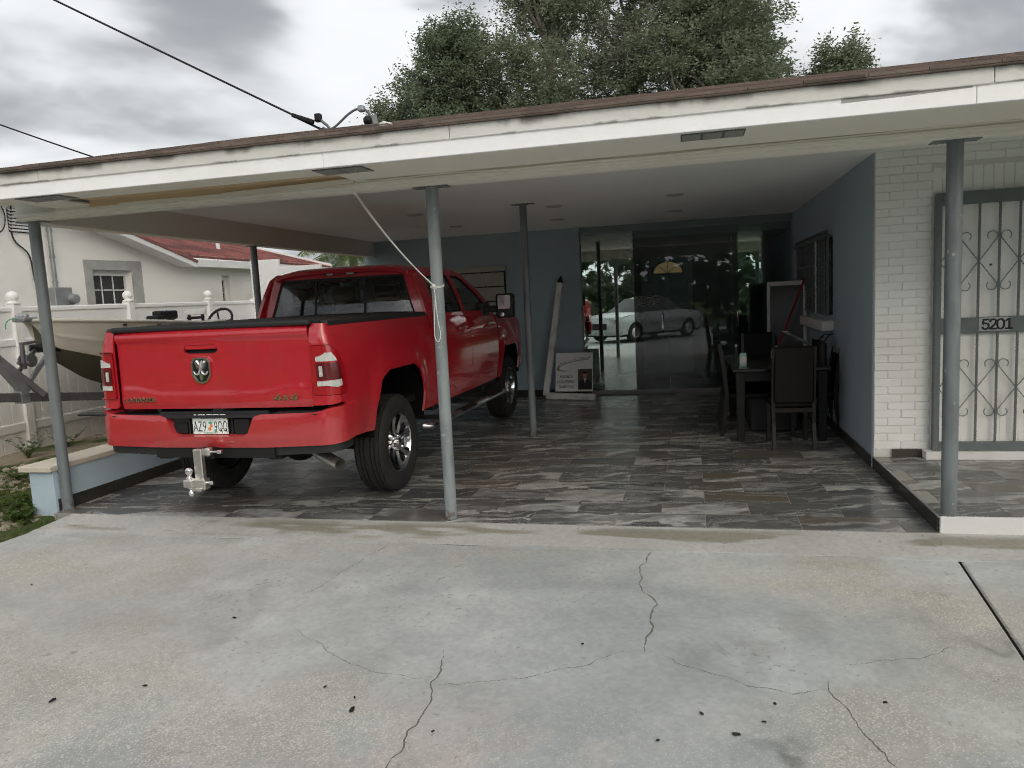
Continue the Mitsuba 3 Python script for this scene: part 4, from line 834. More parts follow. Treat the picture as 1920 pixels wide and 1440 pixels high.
# interior
tk('cab_floor', cat([box(-.86, .86, .95, 3.2, .66, .74), box(-.88, -.84, .95, 3.2, .74, 1.40), box(.84, .88, .95, 3.2, .74, 1.40), box(-.86, .86, .96, .99, .74, 1.40), box(-.84, .84, 3.1, 3.4, .8, 1.38)]), 'm_black', smooth=False)
def seat(x, y, w):
    back = box(-w / 2, w / 2, -.09, .09, 0, .66, .06); back.vertices[:, 1] -= .18 * back.vertices[:, 2]
    return cat([rbox(x - w / 2, x + w / 2, y, y + .5, .86, 1.02, .06), moved(back, (x, y, .98)), rbox(x - .13, x + .13, y - .22, y - .12, 1.62, 1.80, .04)])
for x in (-.44, .44): tk('front_seat', seat(x, 2.22, .52), 'm_seat')
tk('rear_bench', cat([seat(-.46, 1.26, .5), seat(.46, 1.26, .5), seat(0, 1.26, .36)]), 'm_seat')
t = np.linspace(0, 2 * math.pi, 30); tk('steering_wheel', tube([(-.44 + .19 * math.cos(a), 2.86 + .05 * math.sin(a), 1.33 + .18 * math.sin(a)) for a in t], .016, 8), 'm_black')
# ------------------------------------------------------------------ things under the carport
TB = thing('dining_table', 'black wooden dining table crowded with odds and ends under the carport', 'table')
add('tabletop', box(.41, 1.36, 7.92, 9.62, .725, .76, .006), 'm_black_gloss', TB, smooth=False)
add('apron', cat([box(.47, 1.30, 7.97, 7.99, .625, .7245), box(.47, 1.30, 9.55, 9.57, .625, .7245), box(.46, .48, 7.992, 9.548, .625, .7245), box(1.29, 1.31, 7.992, 9.548, .625, .7245)]), 'm_black', TB, smooth=False)
for x in (.49, 1.28):
    for y in (7.99, 9.55):
        m = box(x - .048, x + .048, y - .048, y + .048, 0, .7245, .006); v = m.vertices; k = .74 + .26 * v[:, 2:] / .7245
        v[:, :2] = np.array([x, y]) + (v[:, :2] - [x, y]) * k; m.vertices = v; add('leg', m, 'm_black', TB, smooth=False)
def chair(x, y, rz, label):
    "own frame: faces +y, back at y = 0"
    t = thing('dining_chair', label, 'chair', 'black leather dining chairs round the table')
    def c(name, m, mat, p=None, smooth=30): return add(name, moved(m, (x, y, 0), rz), mat, p or t, smooth)
    b = c('backrest', moved(box(-.185, .185, -.022, .022, .0, .56, .015), (0, -.03, .45), rx=math.radians(6)), 'm_leather')
    c('seam', cat([bar((-.18, -.088, .865), (.18, -.088, .865), .006, .004)]), 'm_black', b, False)
    c('seat', rbox(-.20, .20, .0, .43, .40, .47, .025), 'm_leather')
    for s in (1, -1):
        ln = [(s * .185, -.075, 0), (s * .185, -.03, .25), (s * .187, -.012, .45), (s * .187, -.035, .70), (s * .187, -.085, 1.0)]
        c('back_leg', cat([bar(a, q, .032, .04, (0, 1, 0)) for a, q in zip(ln, ln[1:])]), 'm_wood_dark', None, False)
        c('front_leg', box(s * .18 - .02, s * .18 + .02, .385, .425, 0, .40, .003), 'm_wood_dark', None, False)
    c('rail', box(-.17, .17, -.03, -.005, .36, .40), 'm_wood_dark', None, False); c('rail', box(-.16, .16, .395, .415, .35, .40), 'm_wood_dark', None, False)
    return t
chair(.955, 7.62, 0.03, 'dark leather dining chair with its back to the driveway, nearest of those round the table')
chair(.38, 8.45, -math.pi / 2, 'dining chair on the open side of the table, nearer the driveway')
chair(.38, 9.12, -math.pi / 2, 'dining chair on the open side of the table, nearer the glass doors')
chair(.83, 9.86, math.pi, 'dining chair at the far end of the table facing the driveway')
chair(1.44, 8.45, math.pi / 2, 'dining chair against the blue wall with a black bag hung on it')
chair(1.44, 9.2, math.pi / 2, 'dining chair against the blue wall below the barred window')
k = thing('shoulder_bag', 'black soft bag hanging on the chair back by the blue wall', 'bag')
add('body', rbox(1.29, 1.37, 8.22, 8.64, .60, .99, .035), 'm_dark_plastic', k); add('flap', rbox(1.275, 1.30, 8.24, 8.62, .80, 1.0, .012), 'm_leather', k)
add('strap', tube([(1.33, 8.27, .97), (1.39, 8.3, 1.04), (1.46, 8.43, 1.055), (1.39, 8.55, 1.04), (1.33, 8.60, .97)], .012, 8, flat=.4), 'm_black', k); add('buckle', box(1.34, 1.37, 8.40, 8.46, .992, 1.0, .002), 'm_galv', k, smooth=False)
k = thing('milk_carton', 'pale mint and white upright carton on the near corner of the table', 'carton')
add('box', box(.505, .565, 8.16, 8.22, .7605, .90, .003), 'm_teal', k, smooth=False); add('label_band', box(.503, .567, 8.158, 8.222, .78, .86, .002), 'm_white_plastic', k, smooth=False)
scene['m_bottle'] = {'type': 'dielectric', 'int_ior': 1.5, 'ext_ior': 1.0, 'specular_transmittance': rgb((.45, .75, .55))}
k = thing('glass_bottle', 'small green glass bottle beside the carton on the table', 'bottle')
add('bottle', moved(lathe([(0, 0), (.028, 0), (.03, .01), (.03, .12), (.012, .16), (.012, .2), (0, .2)], 24), (.47, 8.3, .761)), 'm_bottle', k); add('cap', moved(lathe([(0, .225), (.014, .225), (.014, .199), (0, .199)], 16), (.47, 8.3, .761)), 'm_galv', k)
k = thing('framed_mirror', 'white framed mirror leaning beside the barred window behind the table', 'mirror')
fm = lambda m: moved(m, (1.20, 10.15, .02), rz=-.15, rx=math.radians(-5))
add('glass', fm(box(-.205, .205, -.01, -.004, .04, 1.58)), 'm_black_gloss', k, smooth=False)
for b_ in (box(-.24, -.20, -.02, .015, 0, 1.62, .004), box(.20, .24, -.02, .015, 0, 1.62, .004), box(-.1995, .1995, -.02, .015, 0, .05, .004), box(-.1995, .1995, -.02, .015, 1.565, 1.62, .004)): add('frame', fm(b_), 'm_white_plastic', k, smooth=False)
k = add('broom_stick', rod((.93, 9.05, .77), (1.37, 9.75, 1.66), .014, 10), 'm_red_wood'); tag(k, 'red wooden stick slanting up from the table towards the barred window', 'stick')
k = add('ironing_sleeve', moved(box(-.035, .035, -.22, .22, -.006, .006, .004), (1.17, 8.95, .985), rz=-.85, rx=-.42), 'm_white_plastic', smooth=False); tag(k, 'narrow white board propped at a slant on the table', 'board')
k = add('paper_clip_stand', cat([box(1.03, 1.05, 8.82, 8.84, .761, .85), box(1.10, 1.12, 8.82, 8.84, .761, .85), box(1.0505, 1.0995, 8.82, 8.84, .761, .785)]), 'm_white_plastic', smooth=False); tag(k, 'small white U shaped stand on the table', 'stand')
k = thing('candle_stick', 'pair of short pale candle sticks joined by a foot on the table', 'candle holder')
add('foot', box(.86, .97, 8.80, 8.86, .7605, .775, .003), 'm_wood_dark', k, smooth=False)
for x, h in ((.89, .09), (.94, .14)): add('candle', rod((x, 8.83, .775), (x, 8.83, .775 + h), .014, 14), 'm_white_plastic', k)
k = thing('cooler_box', 'dark box stored under the dining table', 'box')
add('body', rbox(.62, 1.12, 8.5, 9.1, 0.002, .40, .02), 'm_dark_plastic', k); add('lid', rbox(.60, 1.14, 8.48, 9.12, .402, .46, .02), 'm_dark_plastic', k)

# leaning sign post and sign panel
SP = thing('sign_post', 'white wooden L shaped sign post with a black tip leaning on the blue wall', 'post')
B('m_old_white', pr(lambda p, n, uv: mix((0.82, 0.81, 0.78), (0.5, 0.48, 0.43), dr.clip(smoothstep(0.48, 0.75, fbm(p.x * 9, p.y * 9, p.z * 5, 4)), 0, 1)), 0.6, 0.3))
p0, p1 = np.array((-2.225, 11.42, .045)), np.array((-1.965, 11.64, 1.79))
add('upright', bar(p0, p1, .088, .088, (0, 1, 0), .004), 'm_old_white', SP, smooth=False)
d = (p1 - p0) / np.linalg.norm(p1 - p0)
m = lathe([(.06, 0), (.045, .04), (0, .13)], 4); m = moved(m, rz=math.pi / 4); m.vertices = p1 + m.vertices[:, :1] * np.array([1, 0, -.15]) + m.vertices[:, 1:2] * np.array([0, 1, -.12]) + m.vertices[:, 2:] * d
add('tip', m, 'm_black', SP, smooth=False)
add('arm', bar((-2.20, 11.34, .058), (-1.42, 11.19, .045), .085, .088, (0, 0, 1), .004), 'm_old_white', SP, smooth=False)
add('bracket', bar((-2.19, 11.37, .01), (-2.02, 11.31, .012), .05, .02), 'm_old_white', SP, smooth=False)
SG = thing('estate_sign', 'white estate agent sign panel with a small portrait leaning on the glass', 'sign')
def sgm(m): return moved(m, (-2.06, 11.37, .115), rx=math.radians(-12), rz=-.06)
flat('m_sign_white', (0.86, 0.86, 0.85), 0.4)
add('panel', sgm(box(0, .585, -.004, .004, 0, .60, .001)), 'm_sign_white', SG, smooth=False)
def st(m, mat, name='lettering'): return add(name, sgm(facing(m, 0, -.0042, 0)), mat, SG, smooth=False)
def words(t, h, x, y, rot=0.0, sx=1.0, bold=True):
    m = meshkit.text_mesh(t, h, .001, bold); v = m.vertices.copy(); v[:, 0] *= sx; c, s = math.cos(rot), math.sin(rot)
    m.vertices = np.stack([x + c * v[:, 0] - s * v[:, 1], y + s * v[:, 0] + c * v[:, 1], v[:, 2]], -1); return m
def arc_words(t, x0, y0, x1, y1, sag, h):
    out, n = [], len(t)
    for i, ch in enumerate(t):
        if ch == ' ': continue
        f = (i + .1) / n; y = y0 + (y1 - y0) * (1 - (1 - f) ** 1.7); dy = (y1 - y0) * 1.7 * (1 - f) ** .7 / (x1 - x0)
        out.append(words(ch.upper(), h * (1.25 if ch.isupper() else 1.0), x0 + (x1 - x0) * f, y, math.atan(dy), .95))
    return cat(out)
st(arc_words("People's Choice", .075, .408, .56, .515, 0, .026), 'm_ink')
st(cat([words('PABLO', .046, .070, .210, 0, .98, True), words('LLUVERAS', .046, .018, .130, 0, .88, True), words('MATOS', .046, .060, .05, 0, .98, True)]), 'm_ink')
t = np.linspace(0, 1, 24)
st(poly_mesh(sg.Polygon([(.02 + .5 * a, .385 + .11 * (1 - (1 - a) ** 1.8)) for a in t] + [(.02 + .5 * a, .378 + .11 * (1 - (1 - a) ** 1.8)) for a in t[::-1]]).buffer(.0005), .001), 'm_ink', 'underline')
st(poly_mesh(sg.Polygon([(.10, .40), (.055, .37), (.06, .345), (.14, .325), (.29, .322), (.14, .312), (.03, .325), (.012, .345), (.03, .375)]), .001), 'm_gold', 'swoosh')
st(poly_mesh(sg.Polygon([(.03, .405), (.045, .392), (.075, .425), (.045, .402)]), .001), 'm_ink', 'check_mark')
pp = st(poly_mesh(sg.box(.355, .025, .575, .345), .0008), 'm_photo_bg', 'portrait')
def pf(m, mat, name, off): add(name, sgm(facing(m, 0, -.0042 - off, 0)), mat, pp, smooth=False)
pf(poly_mesh(rounded([(.36, .027), (.36, .13), (.40, .175), (.445, .20), (.485, .20), (.53, .175), (.57, .13), (.57, .027)], .01), .0006), 'm_suit_ink', 'suit', .0009)
pf(poly_mesh(sg.Polygon([(.445, .20), (.465, .09), (.487, .20)]), .0006), 'm_white_ink', 'shirt', .0016)
pf(poly_mesh(sg.Polygon([(.461, .19), (.457, .12), (.466, .09), (.475, .12), (.471, .19)]), .0005), 'm_red_wood', 'tie', .0023)
pf(poly_mesh(affinity.scale(sg.Point(.466, .25).buffer(.034), 1, 1.35)), .0006) if 0 else pf(poly_mesh(affinity.scale(sg.Point(.466, .25).buffer(.034), 1, 1.35), .0006), 'm_skin_ink', 'head', .0018)
pf(poly_mesh(affinity.scale(sg.Point(.466, .282).buffer(.037), 1, .62).difference(sg.box(.4, .2, .53, .272)), .0006), 'm_suit_ink', 'hair', .0025)
# white rope from the beam to the post
def catenary(a, b, sag, n=24):
    t = np.linspace(0, 1, n)[:, None]; c = np.asarray(a) * (1 - t) + np.asarray(b) * t; c[:, 2] -= (4 * sag * t * (1 - t))[:, 0]; return c
RP = thing('rope', 'thin white rope hanging from the beam and tied round the nearest post', 'rope')
kx = (-1.757, 5.058, 1.71)
add('strand', tube(catenary((-2.30, 4.975, 2.44), kx, .045), .0028, 6), 'm_rope', RP); add('strand', tube(catenary((-2.315, 4.985, 2.44), (-1.76, 5.06, 1.718), .05), .0027, 6), 'm_rope', RP)
tt = np.linspace(0, 2 * math.pi, 30)
for z in (1.706, 1.714): add('turn', tube([(-1.748 + .048 * math.cos(a), 5.11 + .048 * math.sin(a), z + .012 * math.sin(a)) for a in tt], .0027, 6), 'm_rope', RP)
add('knot', moved(trimesh.creation.icosphere(2, .013), (-1.757, 5.055, 1.712)), 'm_rope', RP)
lo = [(-1.757, 5.054, 1.70), (-1.752, 5.056, 1.62), (-1.765, 5.058, 1.50), (-1.772, 5.06, 1.40), (-1.768, 5.06, 1.335), (-1.752, 5.058, 1.312), (-1.734, 5.058, 1.335), (-1.735, 5.058, 1.42), (-1.745, 5.056, 1.52), (-1.749, 5.055, 1.62), (-1.755, 5.054, 1.70)]
from scipy.interpolate import splprep, splev
def spl(pts, n=60, s=0):
    tck, _ = splprep(np.asarray(pts, float).T, s=s, k=3); return np.stack(splev(np.linspace(0, 1, n), tck), -1)
add('loop', tube(spl(lo), .0027, 6), 'm_rope', RP)
cb = [(-2.2, 4.972, 2.462), (-1.9, 4.97, 2.456), (-1.62, 4.97, 2.462), (-1.2, 4.972, 2.451), (-.7, 4.972, 2.452), (-.2, 4.972, 2.449), (.3, 4.972, 2.455), (.8, 4.972, 2.457), (1.3, 4.972, 2.463), (1.9, 4.972, 2.466), (3.0, 4.972, 2.466), (5, 4.972, 2.466)]
k = add('beam_cable', tube(spl(cb, 120), .005, 6), 'm_soffit'); tag(k, 'thin cream painted cable sagging along the carport beam', 'cable')
# dead leaves and scraps on the concrete
LV = [(-2.749, 2.522, .028), (-2.415, 2.692, .016), (-2.424, 3.39, .018), (-1.385, 2.646, .030), (.132, 2.704, .024), (.24, 2.797, .014), (.011, 2.822, .014), (-1.583, 2.797, .014), (-.528, 3.327, .012), (-1.414, 2.733, .012), (.71, 3.002, .015), (-4.051, 3.677, .016), (.293, 2.933, .012), (-.15, 2.62, .012), (-1.0, 2.55, .011)]
for x, y, r in LV:
    r *= .62
    a = rnd.uniform(0, 6.28); z = float(slab_z(y)) + .003; n = 7
    pts = np.array([(r * math.cos(t) * (1 + .35 * rnd.random()), r * .55 * math.sin(t) * (1 + .3 * rnd.random())) for t in np.linspace(0, 6.28, n, endpoint=False)])
    top = np.column_stack([pts, np.array([rnd.uniform(.001, .007) for _ in pts])]); V = np.vstack([[(0, 0, .009)], top, top - [0, 0, .0015], [(0, 0, .0065)]])
    F = [(0, 1 + i, 1 + (i + 1) % n) for i in range(n)] + [(2 * n + 1, n + 1 + (i + 1) % n, n + 1 + i) for i in range(n)] + [(1 + i, n + 1 + i, 1 + (i + 1) % n) for i in range(n)]
    k = add('dead_leaf', moved(mesh(V, F), (x, y, z), a), 'm_black', smooth=False); tag(k, 'small blackened dead leaf lying on the concrete driveway', 'leaf', 'dead leaves on the driveway')
# ------------------------------------------------------------------ side yard: fence, boat and trailer, plants
FX = -8.42
FN = thing('vinyl_fence', 'white vinyl privacy fence with ball topped posts behind the boat', 'fence')
FPY = [3.87, 5.90, 7.89, 9.92, 11.90, 13.38]
for y in FPY:
    p_ = add('post', box(FX - .062, FX + .062, y - .062, y + .062, -.15, 1.835, .006), 'm_vinyl', FN, smooth=False)
    if y < 13: add('ball_cap', moved(lathe([(.08, 0), (.082, .016), (.056, .025), (.044, .04), (.062, .052), (.076, .082), (.073, .115), (.052, .146), (.018, .164), (0, .167)], 24), (FX, y, 1.836)), 'm_vinyl', p_, smooth=40)
for a, b in zip(FPY, FPY[1:]):
    a, b = a + .064, b - .064
    add('top_rail', box(FX - .035, FX + .035, a, b, 1.735, 1.80, .01), 'm_vinyl', FN, smooth=False)
    add('mid_rail', box(FX - .035, FX + .035, a, b, 1.30, 1.39, .008), 'm_vinyl', FN, smooth=False)
    add('low_rail', box(FX - .035, FX + .035, a, b, .20, .315, .008), 'm_vinyl', FN, smooth=False)
    add('panel', box(FX - .012, FX + .012, a, b, 1.39, 1.735), 'm_vinyl', FN, smooth=False)
    n = int(round((b - a) / .165)); w = (b - a) / n
    for k in range(n):
        add('plank', box(FX - .014, FX + .014, a + k * w + .003, a + (k + 1) * w - .003, -.12, 1.30, .004), 'm_vinyl', FN, smooth=False)
WS = thing('white_screen_wall', 'plain white stepped screen wall at the far end of the fence', 'wall')
flat('m_white_wall', (0.70, 0.71, 0.71), 0.6)
add('tall_part', box(-8.48, -7.86, 13.42, 13.5, -.1, 2.585, .006), 'm_white_wall', WS, smooth=False); add('short_part', box(-7.858, -6.95, 13.425, 13.495, -.1, 2.43, .006), 'm_white_wall', WS, smooth=False)

# boat on its trailer (bow towards the viewer's left)
BT = thing('fishing_boat', 'cream and olive aluminium fishing boat on a trailer beside the fence', 'boat')
B('m_hull', pr(lambda p, n, uv: mix((0.60, 0.575, 0.50), (0.48, 0.455, 0.38), fbm(p.x * 3, p.y * 3, p.z * 6, 4)), 0.42, 0.4))
B('m_hull_low', pr(lambda p, n, uv: mix((0.135, 0.125, 0.09), (0.075, 0.07, 0.052), fbm(p.x * 3, p.y * 3, p.z * 3, 4)), 0.6, 0.3))
BXC, BY0 = -7.32, 6.92
def hb_(s): return .79 * (1 - (1 - np.clip(s / 2.3, 0, 1)) ** 2.1) + .015
def sheer(s): return 1.62 - .068 * s
def keel(s): return np.interp(s, [0, .06, .2, .45, .8, 1.15, 1.7, 4.4], [1.60, 1.47, 1.30, 1.09, .88, .75, .68, .62])
def chine(s): return np.minimum(sheer(s) - .02, np.interp(s, [0, .15, .35, .8, 1.3, 2.0, 4.4], [1.56, 1.40, 1.27, 1.13, 1.05, .97, .90]))
def side_fn(sgn):
    def f(u, v):
        s = u * 4.4; b0 = hb_(s); cb_ = b0 * (.55 + .3 * np.clip(s / 2, 0, 1)); bow = np.clip(1 - s / .3, 0, 1)
        x = cb_ + (b0 - cb_) * v ** .8 + .012 * np.exp(-((v - .42) / .05) ** 2); z = chine(s) + (sheer(s) - chine(s)) * v
        return np.stack([BXC + sgn * x, BY0 + s + .16 * bow * (1 - v), z], 0)
    return f
def low_fn(sgn):
    def f(u, v):
        s = u * 4.4; cb_ = hb_(s) * (.55 + .3 * np.clip(s / 2, 0, 1)); bow = np.clip(1 - s / .3, 0, 1)
        return np.stack([BXC + sgn * cb_ * v, BY0 + s + .16 * bow, keel(s) + (chine(s) - keel(s)) * v ** 1.15], 0)
    return f
for sg_ in (1, -1):
    add('hull_side', grid(side_fn(sg_), 70, 18), 'm_hull', BT, smooth=40); add('hull_bottom', grid(low_fn(sg_), 70, 10), 'm_hull_low', BT, smooth=40)
    ss = np.linspace(0, 4.4, 50); add('gunwale', tube(np.stack([BXC + sg_ * hb_(ss), BY0 + ss, sheer(ss)], -1), .02, 8), 'm_hull', BT)
add('transom', box(BXC - .78, BXC + .78, BY0 + 4.36, BY0 + 4.4, .64, 1.32), 'm_hull', BT, smooth=False)
add('deck', grid(lambda u, v: np.stack([BXC + (2 * v - 1) * hb_(u * 2.2) * .97, BY0 + .05 + u * 2.2, sheer(u * 2.2) - .035], 0), 20, 6), 'm_hull', BT)
add('bow_cap', cat([rbox(BXC - .09, BXC + .09, BY0 - .03, BY0 + .16, 1.60, 1.655, .02)] + [moved(trimesh.creation.icosphere(2, .035), (BXC + .05 * i, BY0 + .03, 1.665)) for i in (-1, 0, 1)]), 'm_galv', BT)
add('bow_line', tube(spl([(BXC, BY0 - .03, 1.63), (BXC - .02, BY0 - .09, 1.64), (BXC - .03, BY0 - .15, 1.60), (BXC - .02, BY0 - .17, 1.53)], 14), .006, 6), 'm_leaf_ink', BT)
for s in (.95, 1.38): add('cleat', moved(rbox(-.015, .015, -.02, .02, -.012, .012, .006), (BXC + float(hb_(s)) + .012, BY0 + s, float(sheer(s)) - .05)), 'm_black', BT)
add('oar_socket', rbox(BXC + .70, BXC + .80, BY0 + 1.95, BY0 + 2.22, sheer(2.1) - .06, sheer(2.1) - .02, .01), 'm_black', BT)
tm = numbered(BT + '__trolling_motor')
scene[tm] = mikit.ply(cat([rbox(BXC + .30, BXC + .44, BY0 + 1.75, BY0 + 2.12, 1.54, 1.66, .03), rbox(BXC + .28, BXC + .46, BY0 + 1.66, BY0 + 1.80, 1.50, 1.60, .02), box(BXC + .32, BXC + .40, BY0 + 2.0, BY0 + 2.08, 1.44, 1.54)]), 'm_black', smooth=30)
cn = add('console', rbox(BXC + .10, BXC + .56, BY0 + 2.75, BY0 + 3.05, 1.10, 1.50, .03), 'm_hull', BT)
add('gauge_panel', cat([box(BXC + .16, BXC + .50, BY0 + 2.62, BY0 + 2.66, 1.585, 1.66, .004)]), 'm_white_plastic', cn, smooth=False)
add('gauge_post', cat([box(BXC + .2, BXC + .23, BY0 + 2.63, BY0 + 2.66, 1.45, 1.585), box(BXC + .42, BXC + .45, BY0 + 2.63, BY0 + 2.66, 1.45, 1.585), rbox(BXC + .2, BXC + .46, BY0 + 2.6, BY0 + 2.66, 1.52, 1.56, .01)]), 'm_black', cn, smooth=False)
tt = np.linspace(0, 2 * math.pi, 36)
add('steering_wheel', cat([tube([(BXC + .36 + .20 * math.cos(a), BY0 + 3.16 + .11 * math.sin(a), 1.48 + .17 * math.sin(a)) for a in tt], .02, 8)] + [tube([(BXC + .36, BY0 + 3.14, 1.46), (BXC + .36 + .2 * math.cos(a), BY0 + 3.16 + .11 * math.sin(a), 1.48 + .17 * math.sin(a))], .014, 6) for a in (0, 2.1, 4.2)]), 'm_black', BT)
TR = thing('boat_trailer', 'galvanised boat trailer under the fishing boat', 'trailer')
def tz(y): return .80 - .125 * (y - 6.5)
def tbar(a, b, w, h): return bar((a[0], a[1], a[2]), (b[0], b[1], b[2]), w, h)
B('m_trailer_dark', pr(lambda p, n, uv: mix((0.10, 0.105, 0.11), (0.20, 0.20, 0.20), fbm(p.x * 9, p.y * 9, p.z * 9, 3)), 0.45, 0.4, metallic=0.4))
add('tongue', bar((BXC + .05, 4.6, tz(4.6)), (BXC + .05, 11.6, tz(11.6)), .075, .10, (0, 0, 1), .006), 'm_trailer_dark', TR, smooth=False)
wp = add('winch_post', cat([bar((BXC + .08, 6.30, 1.45), (BXC + .08, 6.80, .82), .10, .085, (0, 1, 0)), bar((BXC + .05, 6.78, 1.0), (BXC + .05, 6.78, .70), .11, .10, (0, 1, 0))]), 'm_galv', TR, smooth=False)
add('strut', bar((BXC + .1, 6.50, 1.22), (BXC + .1, 7.02, .76), .04, .07, (0, 1, 0)), 'm_galv', TR, smooth=False)
add('strut', bar((BXC + .12, 6.85, .95), (BXC + .12, 7.18, 1.28), .035, .045, (0, 1, 0)), 'm_galv', TR, smooth=False); add('strut', bar((BXC + .02, 6.80, 1.05), (BXC + .02, 7.05, 1.28), .03, .04, (0, 1, 0)), 'm_trailer_dark', TR, smooth=False)
add('winch', cat([moved(lathe([(0, -.06), (.075, -.06), (.075, -.05), (.045, -.045), (.045, .045), (.075, .05), (.075, .06), (0, .06)], 24), (BXC + .1, 6.86, 1.17), ry=math.pi / 2), rod((BXC + .1, 6.84, 1.17), (BXC + .24, 6.74, 1.15), .012), rod((BXC + .22, 6.70, 1.12), (BXC + .22, 6.62, 1.17), .02)]), 'm_trailer_dark', TR)
add('winch_frame', cat([bar((BXC + .1, 6.80, 1.36), (BXC + .1, 7.03, 1.375), .05, .03), bar((BXC + .1, 6.81, 1.08), (BXC + .1, 6.81, 1.37), .04, .03, (0, 1, 0))]), 'm_trailer_dark', TR, smooth=False)
add('bow_roller', cat([rod((BXC - .08, 7.12, 1.29), (BXC + .18, 7.12, 1.29), .048, 18), rod((BXC - .02, 7.02, 1.30), (BXC + .12, 7.30, 1.27), .035, 14)]), 'm_black', TR)
add('keel_roller', cat([rod((BXC - .08, 8.12, .725), (BXC + .20, 8.12, .725), .055, 18)]), 'm_black', TR)
add('roller_bracket', cat([tube(spl([(BXC + x, 8.12, .72), (BXC + x, 8.16, .66), (BXC + x, 8.26, .60), (BXC + x, 8.30, .50)], 14), .026, 8) for x in (-.05, .16)] + [box(BXC - .07, BXC + .2, 8.2, 8.4, tz(8.3) - .07, tz(8.3) + .06)]), 'm_galv', TR, smooth=False)
add('cross_member', cat([bar((BXC - .5, 9.6, .46), (BXC + .5, 9.6, .46), .08, .06), bar((BXC - .85, 10.8, .40), (BXC + .85, 10.8, .40), .06, .06)]), 'm_galv', TR, smooth=False)
for s in (1, -1):
    add('bunk', bar((BXC + s * .45, 8.9, .72), (BXC + s * .5, 11.3, .64), .09, .06), 'm_black', TR, smooth=False)
    w_ = add('wheel', moved(lathe([(.16, -.09), (.25, -.095), (.295, -.08), (.305, 0), (.295, .08), (.25, .095), (.16, .09)], 36), (BXC + s * .92, 10.8, .27), ry=math.pi / 2), 'm_tyre', TR); add('rim', moved(lathe([(0, .04), (.09, .05), (.14, .03), (.165, .08)], 30), (BXC + s * .92, 10.8, .27), ry=s * math.pi / 2), 'm_white_plastic', w_)
add('jack', cat([rod((BXC + .12, 5.6, .02), (BXC + .12, 5.6, 1.15), .028), moved(lathe([(0, 0), (.07, 0), (.07, .03), (0, .03)], 18), (BXC + .12, 5.6, -.04))]), 'm_galv', TR)

# rubble, weeds, grass
def rock(r):
    m = trimesh.creation.icosphere(1, r); v = m.vertices; v *= 1 + .75 * (rng.random(v.shape) - .5); m.vertices = v * [1, rnd.uniform(.6, 1), rnd.uniform(.35, .7)]; return m
B('m_rubble', pr(lambda p, n, uv: mix((0.22, 0.19, 0.15), (0.40, 0.36, 0.29), fbm(p.x * 15, p.y * 15, p.z * 15, 3)), 0.9, 0.15))
rs = []
for i in range(2600):
    y = rnd.uniform(4.7, 9.5); x = rnd.uniform(-8.3, -5.55) if y > 5.2 else rnd.uniform(-6.6, -5.3)
    if meshkit.fbm(np.array([x * .9, y * .9, 2.0]), 3) < .46: continue
    rs.append(moved(rock(rnd.choice((.008, .012, .016, .02, .028, .04))), (x, y, -.045), rnd.uniform(0, 6)))
k = add('rubble', cat(rs), 'm_rubble', smooth=False); tag(k, 'broken pale stones scattered over the side yard soil', 'rubble', kind='stuff')
B('m_leaf', {'type': 'principledthin', 'base_color': proc(lambda p, n, uv: mix((0.055, 0.105, 0.028), (0.11, 0.165, 0.05), fbm(p.x * 9, p.y * 9, p.z * 9, 2))), 'roughness': 0.5, 'diff_trans': 0.5})
scene['m_leaf'] = scene['m_leaf']['bsdf']
def leaf_tri(c, dirv, L, W):
    "one leaf: two triangles with a fold along the middle"
    dirv = dirv / np.linalg.norm(dirv); s = np.cross(dirv, (0, 0, 1)); s /= np.linalg.norm(s) + 1e-9; up = np.cross(s, dirv)
    return np.array([c, c + dirv * L * .5 + s * W + up * W * .4, c + dirv * L, c + dirv * L * .5 - s * W + up * W * .4])
def leaves(list4):
    V = np.vstack(list4); i = np.arange(len(list4)) * 4
    return mesh(V, np.vstack([np.stack([i, i + 1, i + 2], -1), np.stack([i, i + 2, i + 3], -1)]))
def weed(x, y, h, n, spread):
    L, stems = [], []
    for s in range(max(4, n // 9)):
        a = rnd.uniform(0, 6.28); tip = np.array([spread * math.cos(a) * rnd.uniform(.3, 1), spread * math.sin(a) * rnd.uniform(.3, 1), h * rnd.uniform(.5, 1)])
        pts = np.array([tip * np.array([t ** 1.4, t ** 1.4, t]) for t in np.linspace(0, 1, 6)]); stems.append(tube(pts + [x, y, -.07], np.linspace(.004, .0015, 6), 4))
        for k in range(9):
            t = rnd.uniform(.25, 1); b = rnd.uniform(0, 6.28); c = np.array([x, y, -.07]) + tip * np.array([t ** 1.4, t ** 1.4, t])
            L.append(leaf_tri(c, np.array([math.cos(b), math.sin(b), rnd.uniform(-.2, .5)]), rnd.uniform(.03, .06), rnd.uniform(.010, .02)))
    return leaves(L), cat(stems)
B('m_stem', pr((0.09, 0.10, 0.04), 0.8, 0.1))
